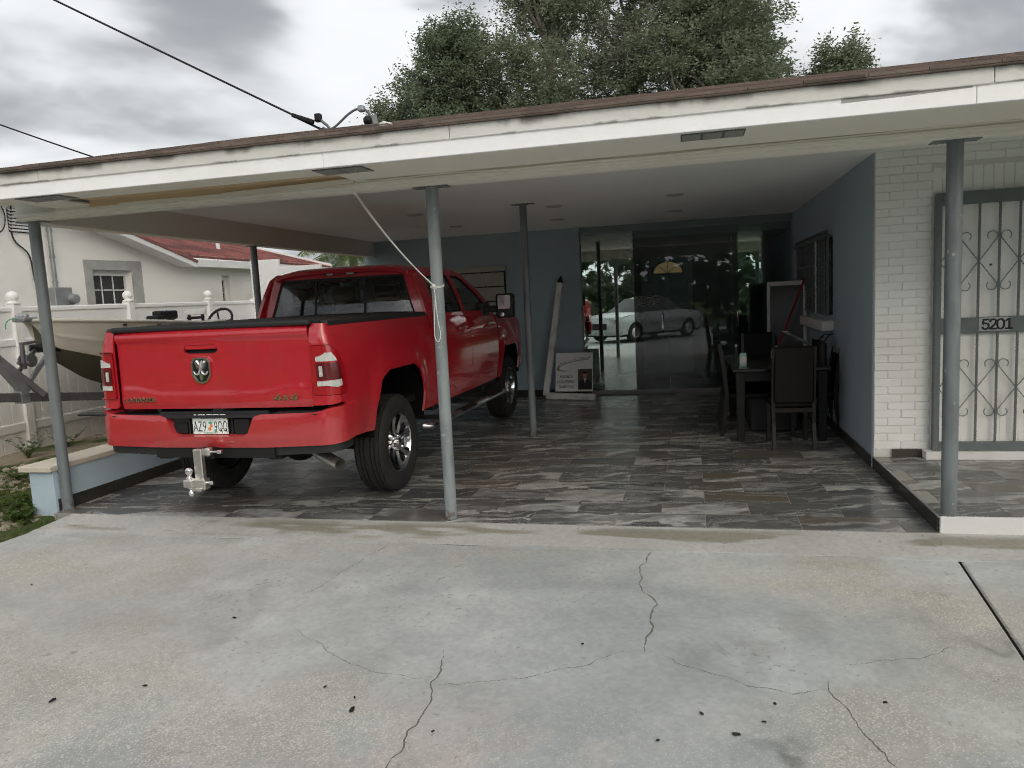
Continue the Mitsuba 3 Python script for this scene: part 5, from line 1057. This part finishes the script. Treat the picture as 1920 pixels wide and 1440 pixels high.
for x, y, h, n, s, lb in ((-7.9, 7.35, .34, 150, .30, 'leafy weed against the fence, leftmost in view'), (-7.95, 8.0, .30, 90, .25, 'leafy weed at the foot of the second fence post'), (-6.9, 6.3, .20, 130, .30, 'low weed clump in the rubble beyond the low wall'), (-5.75, 5.30, .18, 330, .26, 'green weed clump hugging the end of the low wall'), (-5.48, 4.95, .14, 420, .17, 'bright green weed at the corner of the low wall and driveway'), (-6.2, 5.2, .2, 190, .35, 'broad leafy weed patch beside the driveway edge'), (-7.6, 8.9, .2, 80, .25, 'weed tuft under the boat keel'), (-6.9, 5.6, .25, 160, .4, 'sprawling weed in the side yard left of the low wall'), (-6.4, 6.9, .16, 80, .25, 'small weed in the rubble behind the low wall'), (-5.62, 4.72, .12, 260, .22, 'low green weed mat at the very edge of the driveway, lowest in view'), (-5.9, 4.95, .2, 220, .2, 'upright weed clump left of the low wall end'), (-5.36, 4.86, .07, 80, .10, 'tiny weed creeping onto the driveway edge')):
    t = thing('weed_plant', lb, 'weed', 'weeds growing in the side yard')
    lf, sm = weed(x, y, h, n, s); add('foliage', lf, 'm_leaf', t, smooth=False); tag(t + '__foliage', kind='stuff'); add('stems', sm, 'm_stem', t, smooth=False); tag(t + '__stems', kind='stuff')
def grass_mesh():
    n = 26000; x = rng.uniform(-8.2, -5.12, n); y = rng.uniform(2.4, 6.4, n)
    keep = (meshkit.fbm(np.stack([x * 1.4, y * 1.4, x * 0 + 8], -1), 3) > .40) & ((y < 5.0) | (x < -5.55)); x, y = x[keep], y[keep]; n = len(x)
    a = rng.uniform(0, 6.28, n); h = rng.uniform(.03, .10, n); w = rng.uniform(.002, .004, n); b = rng.uniform(-.05, .05, (n, 2)); z = np.full(n, -.075)
    c, s = np.cos(a) * w, np.sin(a) * w
    V = np.stack([np.stack([x - c, y - s, z], -1), np.stack([x + c, y + s, z], -1), np.stack([x + b[:, 0], y + b[:, 1], z + h], -1)], 1).reshape(-1, 3)
    return mesh(V, np.arange(3 * n).reshape(-1, 3))
B('m_grass', pr(lambda p, n, uv: mix((0.05, 0.085, 0.022), (0.16, 0.15, 0.065), fbm(p.x * 2, p.y * 2, 0, 4)), 0.8, 0.2))
k = add('grass', grass_mesh(), 'm_grass', smooth=False); tag(k, 'patchy grass along the left edge of the driveway', 'grass', kind='stuff')

# ------------------------------------------------------------------ neighbour's house beyond the fence
N = thing('neighbor_house', 'white stucco neighbouring house with a red metal roof beyond the fence', 'house')
def nb(name, b, mat, ch=0.0, parent=None): return add(name, box(*b, ch), mat, parent or N, smooth=False)
gy = [3.0, 8.1, 13.1]; gz = [2.62, 4.05, 2.66]
def gable_wall():
    hole = sg.box(10.45, 1.30, 11.34, 2.40)
    p = sg.Polygon([(2.6, -.1), (12.44, -.1), (12.44, 2.62), (8.9, 3.42), (2.6, 2.2)]).difference(hole)
    m = poly_mesh(p, .25); v = m.vertices.copy(); m.vertices = np.stack([-9.5 - v[:, 2], v[:, 0], v[:, 1]], -1); m.faces = m.faces[:, ::-1]; return m
add('gable_wall', gable_wall(), 'm_stucco_white', N, smooth=False)
def wing_wall():
    p = sg.Polygon([(12.445, -.1), (18.2, -.1), (18.2, 2.56), (12.445, 2.60)]).difference(sg.box(13.95, 1.45, 14.23, 2.36))
    m = poly_mesh(p, .25); v = m.vertices.copy(); m.vertices = np.stack([-9.505 - v[:, 2], v[:, 0], v[:, 1]], -1); m.faces = m.faces[:, ::-1]; return m
add('wing_wall', wing_wall(), 'm_stucco_white', N, smooth=False)
def rake(ya, za, yb, zb):
    return cat([mesh([(-9.12, ya, za), (-9.12, yb, zb), (-9.12, yb, zb + .15), (-9.12, ya, za + .15), (-9.16, ya, za), (-9.16, yb, zb), (-9.16, yb, zb + .15), (-9.16, ya, za + .15)], [(0, 1, 2), (0, 2, 3), (5, 4, 7), (5, 7, 6), (0, 4, 5), (0, 5, 1), (3, 2, 6), (3, 6, 7), (1, 5, 6), (1, 6, 2)]),
                mesh([(-9.16, ya, za + .02), (-9.16, yb, zb + .02), (-9.5, yb, zb + .02), (-9.5, ya, za + .02)], [(0, 2, 1), (0, 3, 2)])])
add('rake_board', rake(8.9, 3.42, 12.66, 2.47), 'm_white_wall', N, smooth=False); add('rake_board', rake(2.3, 2.1, 8.9, 3.42), 'm_white_wall', N, smooth=False)
def roof_slab(P4, t=.05):
    P4 = np.array(P4, float); n = np.cross(P4[1] - P4[0], P4[3] - P4[0]); n /= np.linalg.norm(n); return mesh(np.vstack([P4, P4 + n * t]), [(0, 2, 1), (0, 3, 2), (4, 5, 6), (4, 6, 7), (0, 1, 5), (0, 5, 4), (1, 2, 6), (1, 6, 5), (2, 3, 7), (2, 7, 6), (3, 0, 4), (3, 4, 7)])
r1 = add('front_roof', cat([roof_slab([(-9.1, 12.68, 2.605), (-9.1, 8.9, 3.565), (-18, 8.9, 3.565), (-18, 12.68, 2.605)]), roof_slab([(-9.1, 8.9, 3.565), (-9.1, 2.2, 2.21), (-18, 2.2, 2.21), (-18, 8.9, 3.565)])]), 'm_roof_red', N, smooth=False)
sl = .27
r2 = add('wing_roof', roof_slab([(-9.2, 12.5, 2.66), (-9.2, 18.3, 2.62), (-15, 18.3, 2.62 + 5.8 * sl), (-15, 12.5, 2.66 + 5.8 * sl)]), 'm_roof_red', N, smooth=False)
for k in range(22):
    y = 12.6 + k * .236; add('seam', bar((-9.2, y, 2.715), (-15, y, 2.715 + 5.8 * sl), .03, .035), 'm_roof_red', r2, smooth=False)
nb('wing_fascia', (-9.24, -9.20, 12.69, 18.3, 2.50, 2.64), 'm_white_wall'); nb('wing_soffit', (-9.5, -9.24, 12.69, 18.3, 2.51, 2.525), 'm_white_wall')
add('far_rake', roof_slab([(-9.2, 18.305, 2.60), (-9.2, 18.36, 2.60), (-15, 18.36, 2.60 + 5.8 * sl), (-15, 18.305, 2.60 + 5.8 * sl)], .12), 'm_white_wall', N, smooth=False)
add('gutter_debris', cat([moved(rock(.03), (-9.22 + rnd.uniform(-.03, .03), rnd.uniform(12.8, 15.2), 2.70)) for _ in range(40)]), 'm_soil', N, smooth=False); tag(N + '__gutter_debris', kind='stuff')
add('roof_vent', rod((-10.3, 15.1, 2.85), (-10.3, 15.1, 3.25), .045, 14), 'm_white_wall', N)
def nwindow(y0, y1, z0, z1, cols, rows, sy, sz):
    pts = [(y0 - sy, z0 - .3), (y1 + sy * 1.5, z0 - .3), (y1 + sy * 1.5, z1 + sz), (y0 - sy, z1 + sz * .9)]
    if sy > .05:
        m = poly_mesh(rounded(pts, .01).difference(sg.box(y0, z0, y1, z1)), .012); v = m.vertices.copy(); m.vertices = np.stack([-9.488 - v[:, 2], v[:, 0], v[:, 1]], -1); m.faces = m.faces[:, ::-1]; add('window_surround', m, 'm_grey_render', N, smooth=False)
    w = add('window', cat([box(-9.66, -9.60, y0, y0 + .05, z0, z1), box(-9.66, -9.60, y1 - .05, y1, z0, z1), box(-9.66, -9.60, y0 + .0505, y1 - .0505, z1 - .09, z1), box(-9.66, -9.60, y0 + .0505, y1 - .0505, z0, z0 + .05)]), 'm_white_wall', N, smooth=False)
    add('pane', box(-9.645, -9.635, y0 + .05, y1 - .05, z0 + .05, z1 - .09), 'm_black_gloss', w, smooth=False)
    for k in range(1, cols): y = y0 + .05 + (y1 - y0 - .1) * k / cols; add('muntin', box(-9.634, -9.622, y - .009, y + .009, z0 + .05, z1 - .09), 'm_white_wall', w, smooth=False)
    for k in range(1, rows): z = z0 + .05 + (z1 - z0 - .14) * k / rows; add('muntin', box(-9.6215, -9.612, y0 + .05, y1 - .05, z - .009, z + .009), 'm_white_wall', w, smooth=False)
    add('reveal', box(-9.62, -9.505, y0 + .0, y1, z1 - .002, z1 + .002), 'm_grey_render', w, smooth=False)
nwindow(10.45, 11.34, 1.30, 2.40, 3, 4, .17, .17); nwindow(13.95, 14.23, 1.45, 2.36, 2, 3, .03, .0)
lv = nb('louver_vent', (-9.53, -9.485, 8.98, 9.40, 2.90, 3.24), 'm_black')
for k in range(7): add('slat', moved(box(-.025, .025, 8.98, 9.40, -.006, .006), (-9.475, 0, 2.93 + k * .048), ry=.7), 'm_white_wall', lv, smooth=False)
cd = add('conduit', rod((-9.44, 9.63, 2.08), (-9.44, 9.63, 3.3), .032, 14), 'm_galv', N); add('coupling', cat([rod((-9.44, 9.63, z), (-9.44, 9.63, z + .04), .042, 14) for z in (2.16, 2.55, 2.95)]), 'm_galv', cd)
mb = nb('meter_box', (-9.49, -9.36, 9.52, 9.86, 1.72, 2.10), 'm_galv', .01); add('meter', moved(lathe([(0, .09), (.07, .08), (.085, .0)], 24), (-9.36, 9.84, 1.92), ry=math.pi / 2), 'm_galv', mb)
add('wall_cable', tube(spl([(-9.47, 9.02, 3.4), (-9.47, 9.0, 3.0), (-9.47, 9.05, 2.75), (-9.47, 9.22, 2.62), (-9.47, 9.28, 2.35), (-9.47, 9.33, 2.0), (-9.47, 9.36, 1.7)], 40), .011, 6), 'm_black', N); add('wall_cable', tube(spl([(-9.47, 8.75, 3.35), (-9.47, 8.92, 3.1), (-9.47, 8.88, 2.95), (-9.47, 8.7, 2.85)], 20), .008, 6), 'm_black', N)

# ------------------------------------------------------------------ wires over the roof
def wire(name, pts, r, lb, mat='m_black'):
    k = add(name, tube(pts, r, 6), mat); tag(k, lb, 'cable'); return k
def px_line(a, b, sag): return catenary(a, b, sag, 40)
sc_ = "none"
A0, A1 = np.array((-10.2, 5.2, 6.75)), np.array((-3.02, 8.2, 3.70))
labels.pop(sc_, None)
A1, Am, A0 = np.array((-4.22, 8.5, 3.74)), np.array((-4.57, 8.5, 3.90)), np.array((-13.5, 8.3, 8.80))
SV = thing('service_cable', 'thick black service cable coming down across the sky to the roof', 'cable')
tt = np.linspace(0, 1, 60)[:, None]; base = catenary(A0, Am, .012, 90)
add('conductor', tube(base, .0145, 6), 'm_black', SV)
add('tail', tube(catenary(Am + [0, 0, 0], (-3.95, 8.62, 3.60), .02, 12), .009, 6), 'm_black', SV); add('tail', tube(catenary(Am + [.02, 0, -.03], (-4.02, 8.6, 3.58), .0, 12), .007, 6), 'm_black', SV)
add('clamp', cat([moved(rbox(-.05, .05, -.03, .03, -.025, .025, .012), Am + [i * .09, 0, -.035 * i], ry=.4) for i in (0, 1, 2)]), 'm_black', SV)
MS = thing('service_mast', 'bent grey service conduit with connectors rising from the roof', 'conduit')
mp = [(-4.02, 8.62, 3.5), (-4.22, 8.6, 3.78), (-4.32, 8.6, 3.865), (-4.28, 8.6, 3.76), (-4.20, 8.6, 3.73), (-4.05, 8.6, 3.80), (-3.90, 8.6, 3.90), (-3.80, 8.6, 3.93), (-3.70, 8.6, 3.90), (-3.635, 8.6, 3.80), (-3.60, 8.6, 3.6)]
add('conductor', tube(spl(mp[:3], 12, 0) if 0 else np.array(mp[:3]), .017, 8), 'm_iron', MS); add('conductor', tube(spl(mp[3:], 50), .015, 8), 'm_iron', MS)
add('connector', rbox(-4.37, -4.29, 8.56, 8.64, 3.83, 3.93, .02), 'm_black', MS); add('connector', rbox(-3.80, -3.72, 8.56, 8.64, 3.89, 3.965, .02), 'm_galv', MS)
add('weatherhead', cat([moved(trimesh.creation.icosphere(2, .055), (-3.68, 8.58, 3.78)), rod((-3.67, 8.58, 3.74), (-3.66, 8.58, 3.55), .022)]), 'm_black', MS); add('bracket', bar((-3.575, 8.6, 3.55), (-3.60, 8.6, 3.84), .05, .02, (0, 1, 0)), 'm_galv', MS, smooth=False)
k = add('side_cable', tube(catenary((-14, 9.4, 6.25), (-7.6, 9.2, 3.66), .05, 40), .012, 6), 'm_black'); tag(k, 'thinner cable at the left edge of the sky running down behind the roof', 'cable')
k = add('paper_scrap', moved(rock(.05), (-2.03, 5.02, 2.835)), 'm_white_plastic', smooth=False); tag(k, 'small white scrap lying on the shingles', 'scrap')

# ------------------------------------------------------------------ trees
B('m_bark', pr(lambda p, n, uv: mix((0.16, 0.14, 0.115), (0.30, 0.275, 0.235), fbm(p.x * 4, p.y * 4, p.z * 1.5, 4)), 0.9, 0.1))
def leaf_mat(name, a, b):
    scene[name] = {'type': 'principledthin', 'base_color': proc(lambda p, n, uv: mix(a, b, fbm(p.x * .9, p.y * .9, p.z * .9, 3)) * (0.75 + 0.5 * cell_rand(p.x * 8, p.y * 8, p.z * 8))), 'roughness': 0.55, 'diff_trans': 0.7}
leaf_mat('m_oak', (0.17, 0.205, 0.135), (0.25, 0.285, 0.195)); leaf_mat('m_oak_dark', (0.145, 0.19, 0.125), (0.215, 0.255, 0.17)); leaf_mat('m_oak_grey', (0.17, 0.185, 0.14), (0.24, 0.25, 0.19))
def crown_mesh(g, blobs, n, size):
    "leaf sized quads through twig sprays: blobs = (centre, radii); denser near the shell, gaps between sprays"
    V = []
    vol = np.array([np.prod(r) ** .75 for _, r in blobs]); cnt = (n * vol / vol.sum()).astype(int)
    for (c, r), m in zip(blobs, cnt):
        ns = max(6, m // 34)
        d = g.normal(size=(ns, 3)); d /= np.linalg.norm(d, axis=1, keepdims=True)
        rad = (.30 + .70 * g.random(ns) ** .6)[:, None]
        spray = np.asarray(c) + d * rad * np.asarray(r)
        k = g.integers(0, ns, m); t = g.random(m) ** .8
        out = d[k] + .55 * g.normal(size=(m, 3)) * .5; L = g.uniform(.25, .62, m)
        p = spray[k] + out * (t * L)[:, None] * .8 + g.normal(size=(m, 3)) * .07
        a = g.normal(size=(m, 3)); a[:, 2] *= .35; a /= np.linalg.norm(a, axis=1, keepdims=True)
        b = np.cross(a, g.normal(size=(m, 3))); b /= np.linalg.norm(b, axis=1, keepdims=True)
        s = (size * g.uniform(.6, 1.35, m))[:, None]
        V.append(np.stack([p - a * s, p + b * s * .42, p + a * s, p - b * s * .42], 1))
    V = np.concatenate(V).reshape(-1, 3); i = np.arange(len(V) // 4) * 4
    return mesh(V, np.vstack([np.stack([i, i + 1, i + 2], -1), np.stack([i, i + 2, i + 3], -1)]))
def oak(name, label, x, y, h, wx, wz0, seed, n, mat, size=.06, nb=60, group='trees standing behind the house', trunk=True, squeeze=1.0, top_taper=.5):
    g = np.random.default_rng(seed); t = thing(name, label, 'tree', group)
    blobs = []
    for i in range(nb):
        u = g.random(); a = g.uniform(0, 2 * math.pi); rr = math.sqrt(g.random())
        z = wz0 + (h - wz0) * u; prof = math.sin(math.pi * min(.98, .18 + .80 * u) ** .9) ** .6 * (1 - top_taper * u ** 2.2)
        blobs.append((np.array((x + 1.06 * wx * prof * rr * math.cos(a), y + wx * squeeze * prof * rr * math.sin(a), z)), np.array((g.uniform(.6, 1.25), g.uniform(.6, 1.15), g.uniform(.42, .8))) * (wx / 3.2) ** .45))
    limbs = [tube(spl([(x, y, -.3), (x + .1, y, h * .25), (x - .1, y + .1, h * .5), (x + .05, y, h * .8)], 16), np.linspace(.26, .05, 16) * (h / 11), 8)]
    for c, r in blobs[::2]:
        z0 = np.clip(c[2] - g.uniform(1.0, 2.6), .2 * h, .78 * h); b0 = np.array((x, y, z0)); mid = (b0 + c) / 2 + g.normal(size=3) * .25 + [0, 0, -.15]
        limbs.append(tube(spl([b0, b0 * .6 + mid * .4, mid, c], 9), np.linspace(.085, .014, 9) * (h / 11), 5))
    add('trunk', cat(limbs), 'm_bark', t, smooth=True)
    add('crown', crown_mesh(g, blobs, n, size), mat, t, smooth=False); tag(t + '__crown', kind='stuff'); return t
oak('oak_tree', 'oak with a dense dark crown, leftmost big tree above the roof', -7.7, 26, 10.9, 2.5, 5.5, 3, 60000, 'm_oak_dark', top_taper=.75)
oak('oak_tree', 'tall oak right of the leftmost dark crown, beside the sky gap', -4.6, 27, 13.2, 2.9, 5.5, 4, 70000, 'm_oak')
oak('oak_tree', 'greyer thin crowned tree at the middle of the tree row showing pale limbs', -1.6, 28, 14.2, 2.7, 6.0, 5, 52000, 'm_oak_grey', nb=40)
oak('oak_tree', 'broad oak right of the middle of the tree row above the roof', 0.9, 26.5, 12.4, 2.7, 5.5, 6, 76000, 'm_oak')
oak('oak_tree', 'oak with a rounded crown at the right end of the big tree row', 2.0, 27.5, 10.6, 1.75, 5.5, 8, 44000, 'm_oak_dark')
oak('oak_tree', 'small separate tree showing above the roof right of the big tree row', 4.75, 26, 8.75, .72, 6.2, 9, 14000, 'm_oak', nb=20, top_taper=.3)
oak('oak_tree', 'low bushy tree top at the far left of the tree row, just above the roof', -10.35, 26, 8.75, 1.0, 5.6, 10, 13000, 'm_oak', nb=20)
oak('oak_tree', 'short leafy tree top on the left slope of the tree row', -9.2, 26.5, 9.6, 1.3, 5.4, 12, 15000, 'm_oak_dark', nb=22)
# palm beyond the neighbour's roof
PM = thing('palm_tree', 'palm with drooping fronds seen between the ceiling edge and the truck roof', 'palm')
add('trunk', tube([(-9.6, 20.5, -.2), (-9.55, 20.5, 3.2)], [.16, .12], 12), 'm_bark', PM)
leaf_mat('m_palm', (0.10, 0.15, 0.05), (0.22, 0.26, 0.10))
def frond(g, a, el, L):
    pts = []; p = np.array((-9.55, 20.5, 3.2)); d = np.array((math.cos(a) * math.cos(el), math.sin(a) * math.cos(el), math.sin(el)))
    for i in range(14): pts.append(p.copy()); p = p + d * L / 14; d = d + [0, 0, -.085]; d /= np.linalg.norm(d)
    pts = np.array(pts); out = [tube(pts, np.linspace(.018, .004, 14), 4)]; Ls = []
    for i in range(2, 14):
        for s in (1, -1):
            for q in range(3):
                c = pts[i] - (pts[i] - pts[i - 1]) * q / 3; ax = pts[i] - pts[i - 1]; sd = np.cross(ax, (0, 0, 1)); sd /= np.linalg.norm(sd) + 1e-9
                Ls.append(leaf_tri(c, sd * s + ax * 2.2 + np.array([0, 0, -.45 - .4 * g.random()]), .55 * math.sin(math.pi * (i / 15)) + .12, .018))
    return cat(out), leaves(Ls)
g_ = np.random.default_rng(5)
for i in range(22):
    a_, b_ = frond(g_, i * 2.4, .95 - .07 * i, 2.0)
    f = add('frond', b_, 'm_palm', PM, smooth=False); add('midrib', a_, 'm_stem', f, smooth=False)

# ------------------------------------------------------------------ what the glass doors mirror: the street side behind the viewer
CR_ = thing('silver_car', 'silver car parked by the street, seen only as a reflection in the glass doors', 'car')
B('m_silver', pr((0.52, 0.53, 0.54), 0.28, 0.5, metallic=0.5, clearcoat=1.0))
def car():
    cx, cy, rz = -1.6, -3.3, 2.25
    def c(name, m, mat, p=None, smooth=35): return add(name, moved(m, (cx, cy, -.085), rz), mat, p or CR_, smooth)
    prof = sg.Polygon([(-2.2, .28), (-2.25, .60), (-2.1, .86), (-1.55, .95), (-.95, 1.0), (.95, .98), (1.5, .92), (2.1, .82), (2.25, .62), (2.2, .28)])
    ca = [affinity.translate(sg.Point(0, 0).buffer(.36), x, .32) for x in (-1.35, 1.38)]
    prof = prof.difference(ca[0]).difference(ca[1])
    for s in (1, -1): c('body_side', sheet(prof, lambda u, z: np.stack([u, s * (.90 - .06 * np.clip((np.abs(u) - 1.5) / .7, 0, 1) ** 2 - .05 * np.clip((z - .75) / .25, 0, 1) - .03 * np.clip((.5 - z) / .2, 0, 1)), z], -1), .08, .02), 'm_silver')
    c('bonnet', grid(lambda u, v: np.stack([.9 + 1.3 * u, (2 * v - 1) * (.86 - .08 * u), 1.0 - .17 * u ** 2.2 - .05 * np.abs(2 * v - 1) ** 3], 0), 12, 12), 'm_silver'); c('boot', grid(lambda u, v: np.stack([-.9 - 1.25 * u, (2 * v - 1) * (.86 - .06 * u), 1.01 - .13 * u ** 2 - .05 * np.abs(2 * v - 1) ** 3], 0), 10, 12), 'm_silver')
    c('front_bumper', grid(lambda u, v: np.stack([2.27 - .18 * np.abs(2 * u - 1) ** 2.5 - .08 * np.abs(2 * v - 1) ** 2, (2 * u - 1) * .88, .26 + .6 * v], 0), 14, 8), 'm_silver'); c('rear_bumper', grid(lambda u, v: np.stack([-2.27 + .18 * np.abs(2 * u - 1) ** 2.5 + .08 * np.abs(2 * v - 1) ** 2, (2 * u - 1) * .88, .26 + .64 * v], 0), 14, 8), 'm_silver')
    c('grille', box(2.235, 2.29, -.38, .38, .45, .66, .02), 'm_black', None, False)
    c('glasshouse', cat([grid(lambda u, v: np.stack([(1.0 - .75 * v) * (1 - u) + (-1.1 + .55 * v) * u, s * (.84 - .20 * v), .98 + .46 * v], 0), 10, 6) for s in (1, -1)] + [grid(lambda u, v: np.stack([1.0 - .75 * v + .06 * (1 - (2 * u - 1) ** 2), (2 * u - 1) * (.84 - .2 * v), .98 + .46 * v], 0), 8, 6), grid(lambda u, v: np.stack([-1.1 + .55 * v - .05 * (1 - (2 * u - 1) ** 2), (2 * u - 1) * (.84 - .2 * v), .98 + .46 * v], 0), 8, 6)]), 'm_black_gloss')
    c('roof', grid(lambda u, v: np.stack([.30 - .92 * u, (2 * v - 1) * .66, 1.445 + .05 * np.sin(np.pi * u) - .04 * np.abs(2 * v - 1) ** 3], 0), 12, 10), 'm_silver')
    for s in (1, -1):
        c('headlight', rbox(2.02, 2.20, s * .55 - .16, s * .55 + .16, .66, .78, .03), 'm_lens_white')
        for x in (-1.35, 1.38):
            w_ = c('wheel', moved(lathe([(.19, -.1), (.29, -.105), (.32, -.08), (.325, 0), (.32, .08), (.29, .105), (.19, .1)], 36), (x, s * .80, .325), rx=math.pi / 2), 'm_tyre'); c('rim', moved(lathe([(0, .05), (.08, .06), (.15, .04), (.195, .09)], 24), (x, s * .80, .325), rx=s * -math.pi / 2), 'm_satin', w_)
    c('underbody', box(-2.1, 2.1, -.78, .78, .2, .45), 'm_black', None, False)
car()
for i, (x, y, h) in enumerate(((-13, -27, 7.5), (-8, -24, 8.5), (-3.5, -26, 7.5), (1.5, -24, 8.5), (6.5, -26, 7.5), (12, -24, 8))):
    nm = ('leftmost', 'second', 'third', 'fourth', 'fifth', 'rightmost')[i]
    oak('street_tree', f'leafy tree across the street behind the viewer, {nm} of six', x, y, h, 3.9, .6, 40 + i, 16000, 'm_oak', size=.2, nb=46, group='trees across the street')

g_ = np.random.default_rng(77)
k = add('hedge', crown_mesh(g_, [(np.array((x, -21.5 + g_.uniform(-.8, .8), g_.uniform(.6, 2.2))), np.array((1.3, 1.0, 1.2))) for x in np.arange(-20, 18, .8)], 26000, .2), 'm_oak_dark', smooth=False); tag(k, 'dark hedge across the street behind the viewer', 'hedge', kind='stuff')
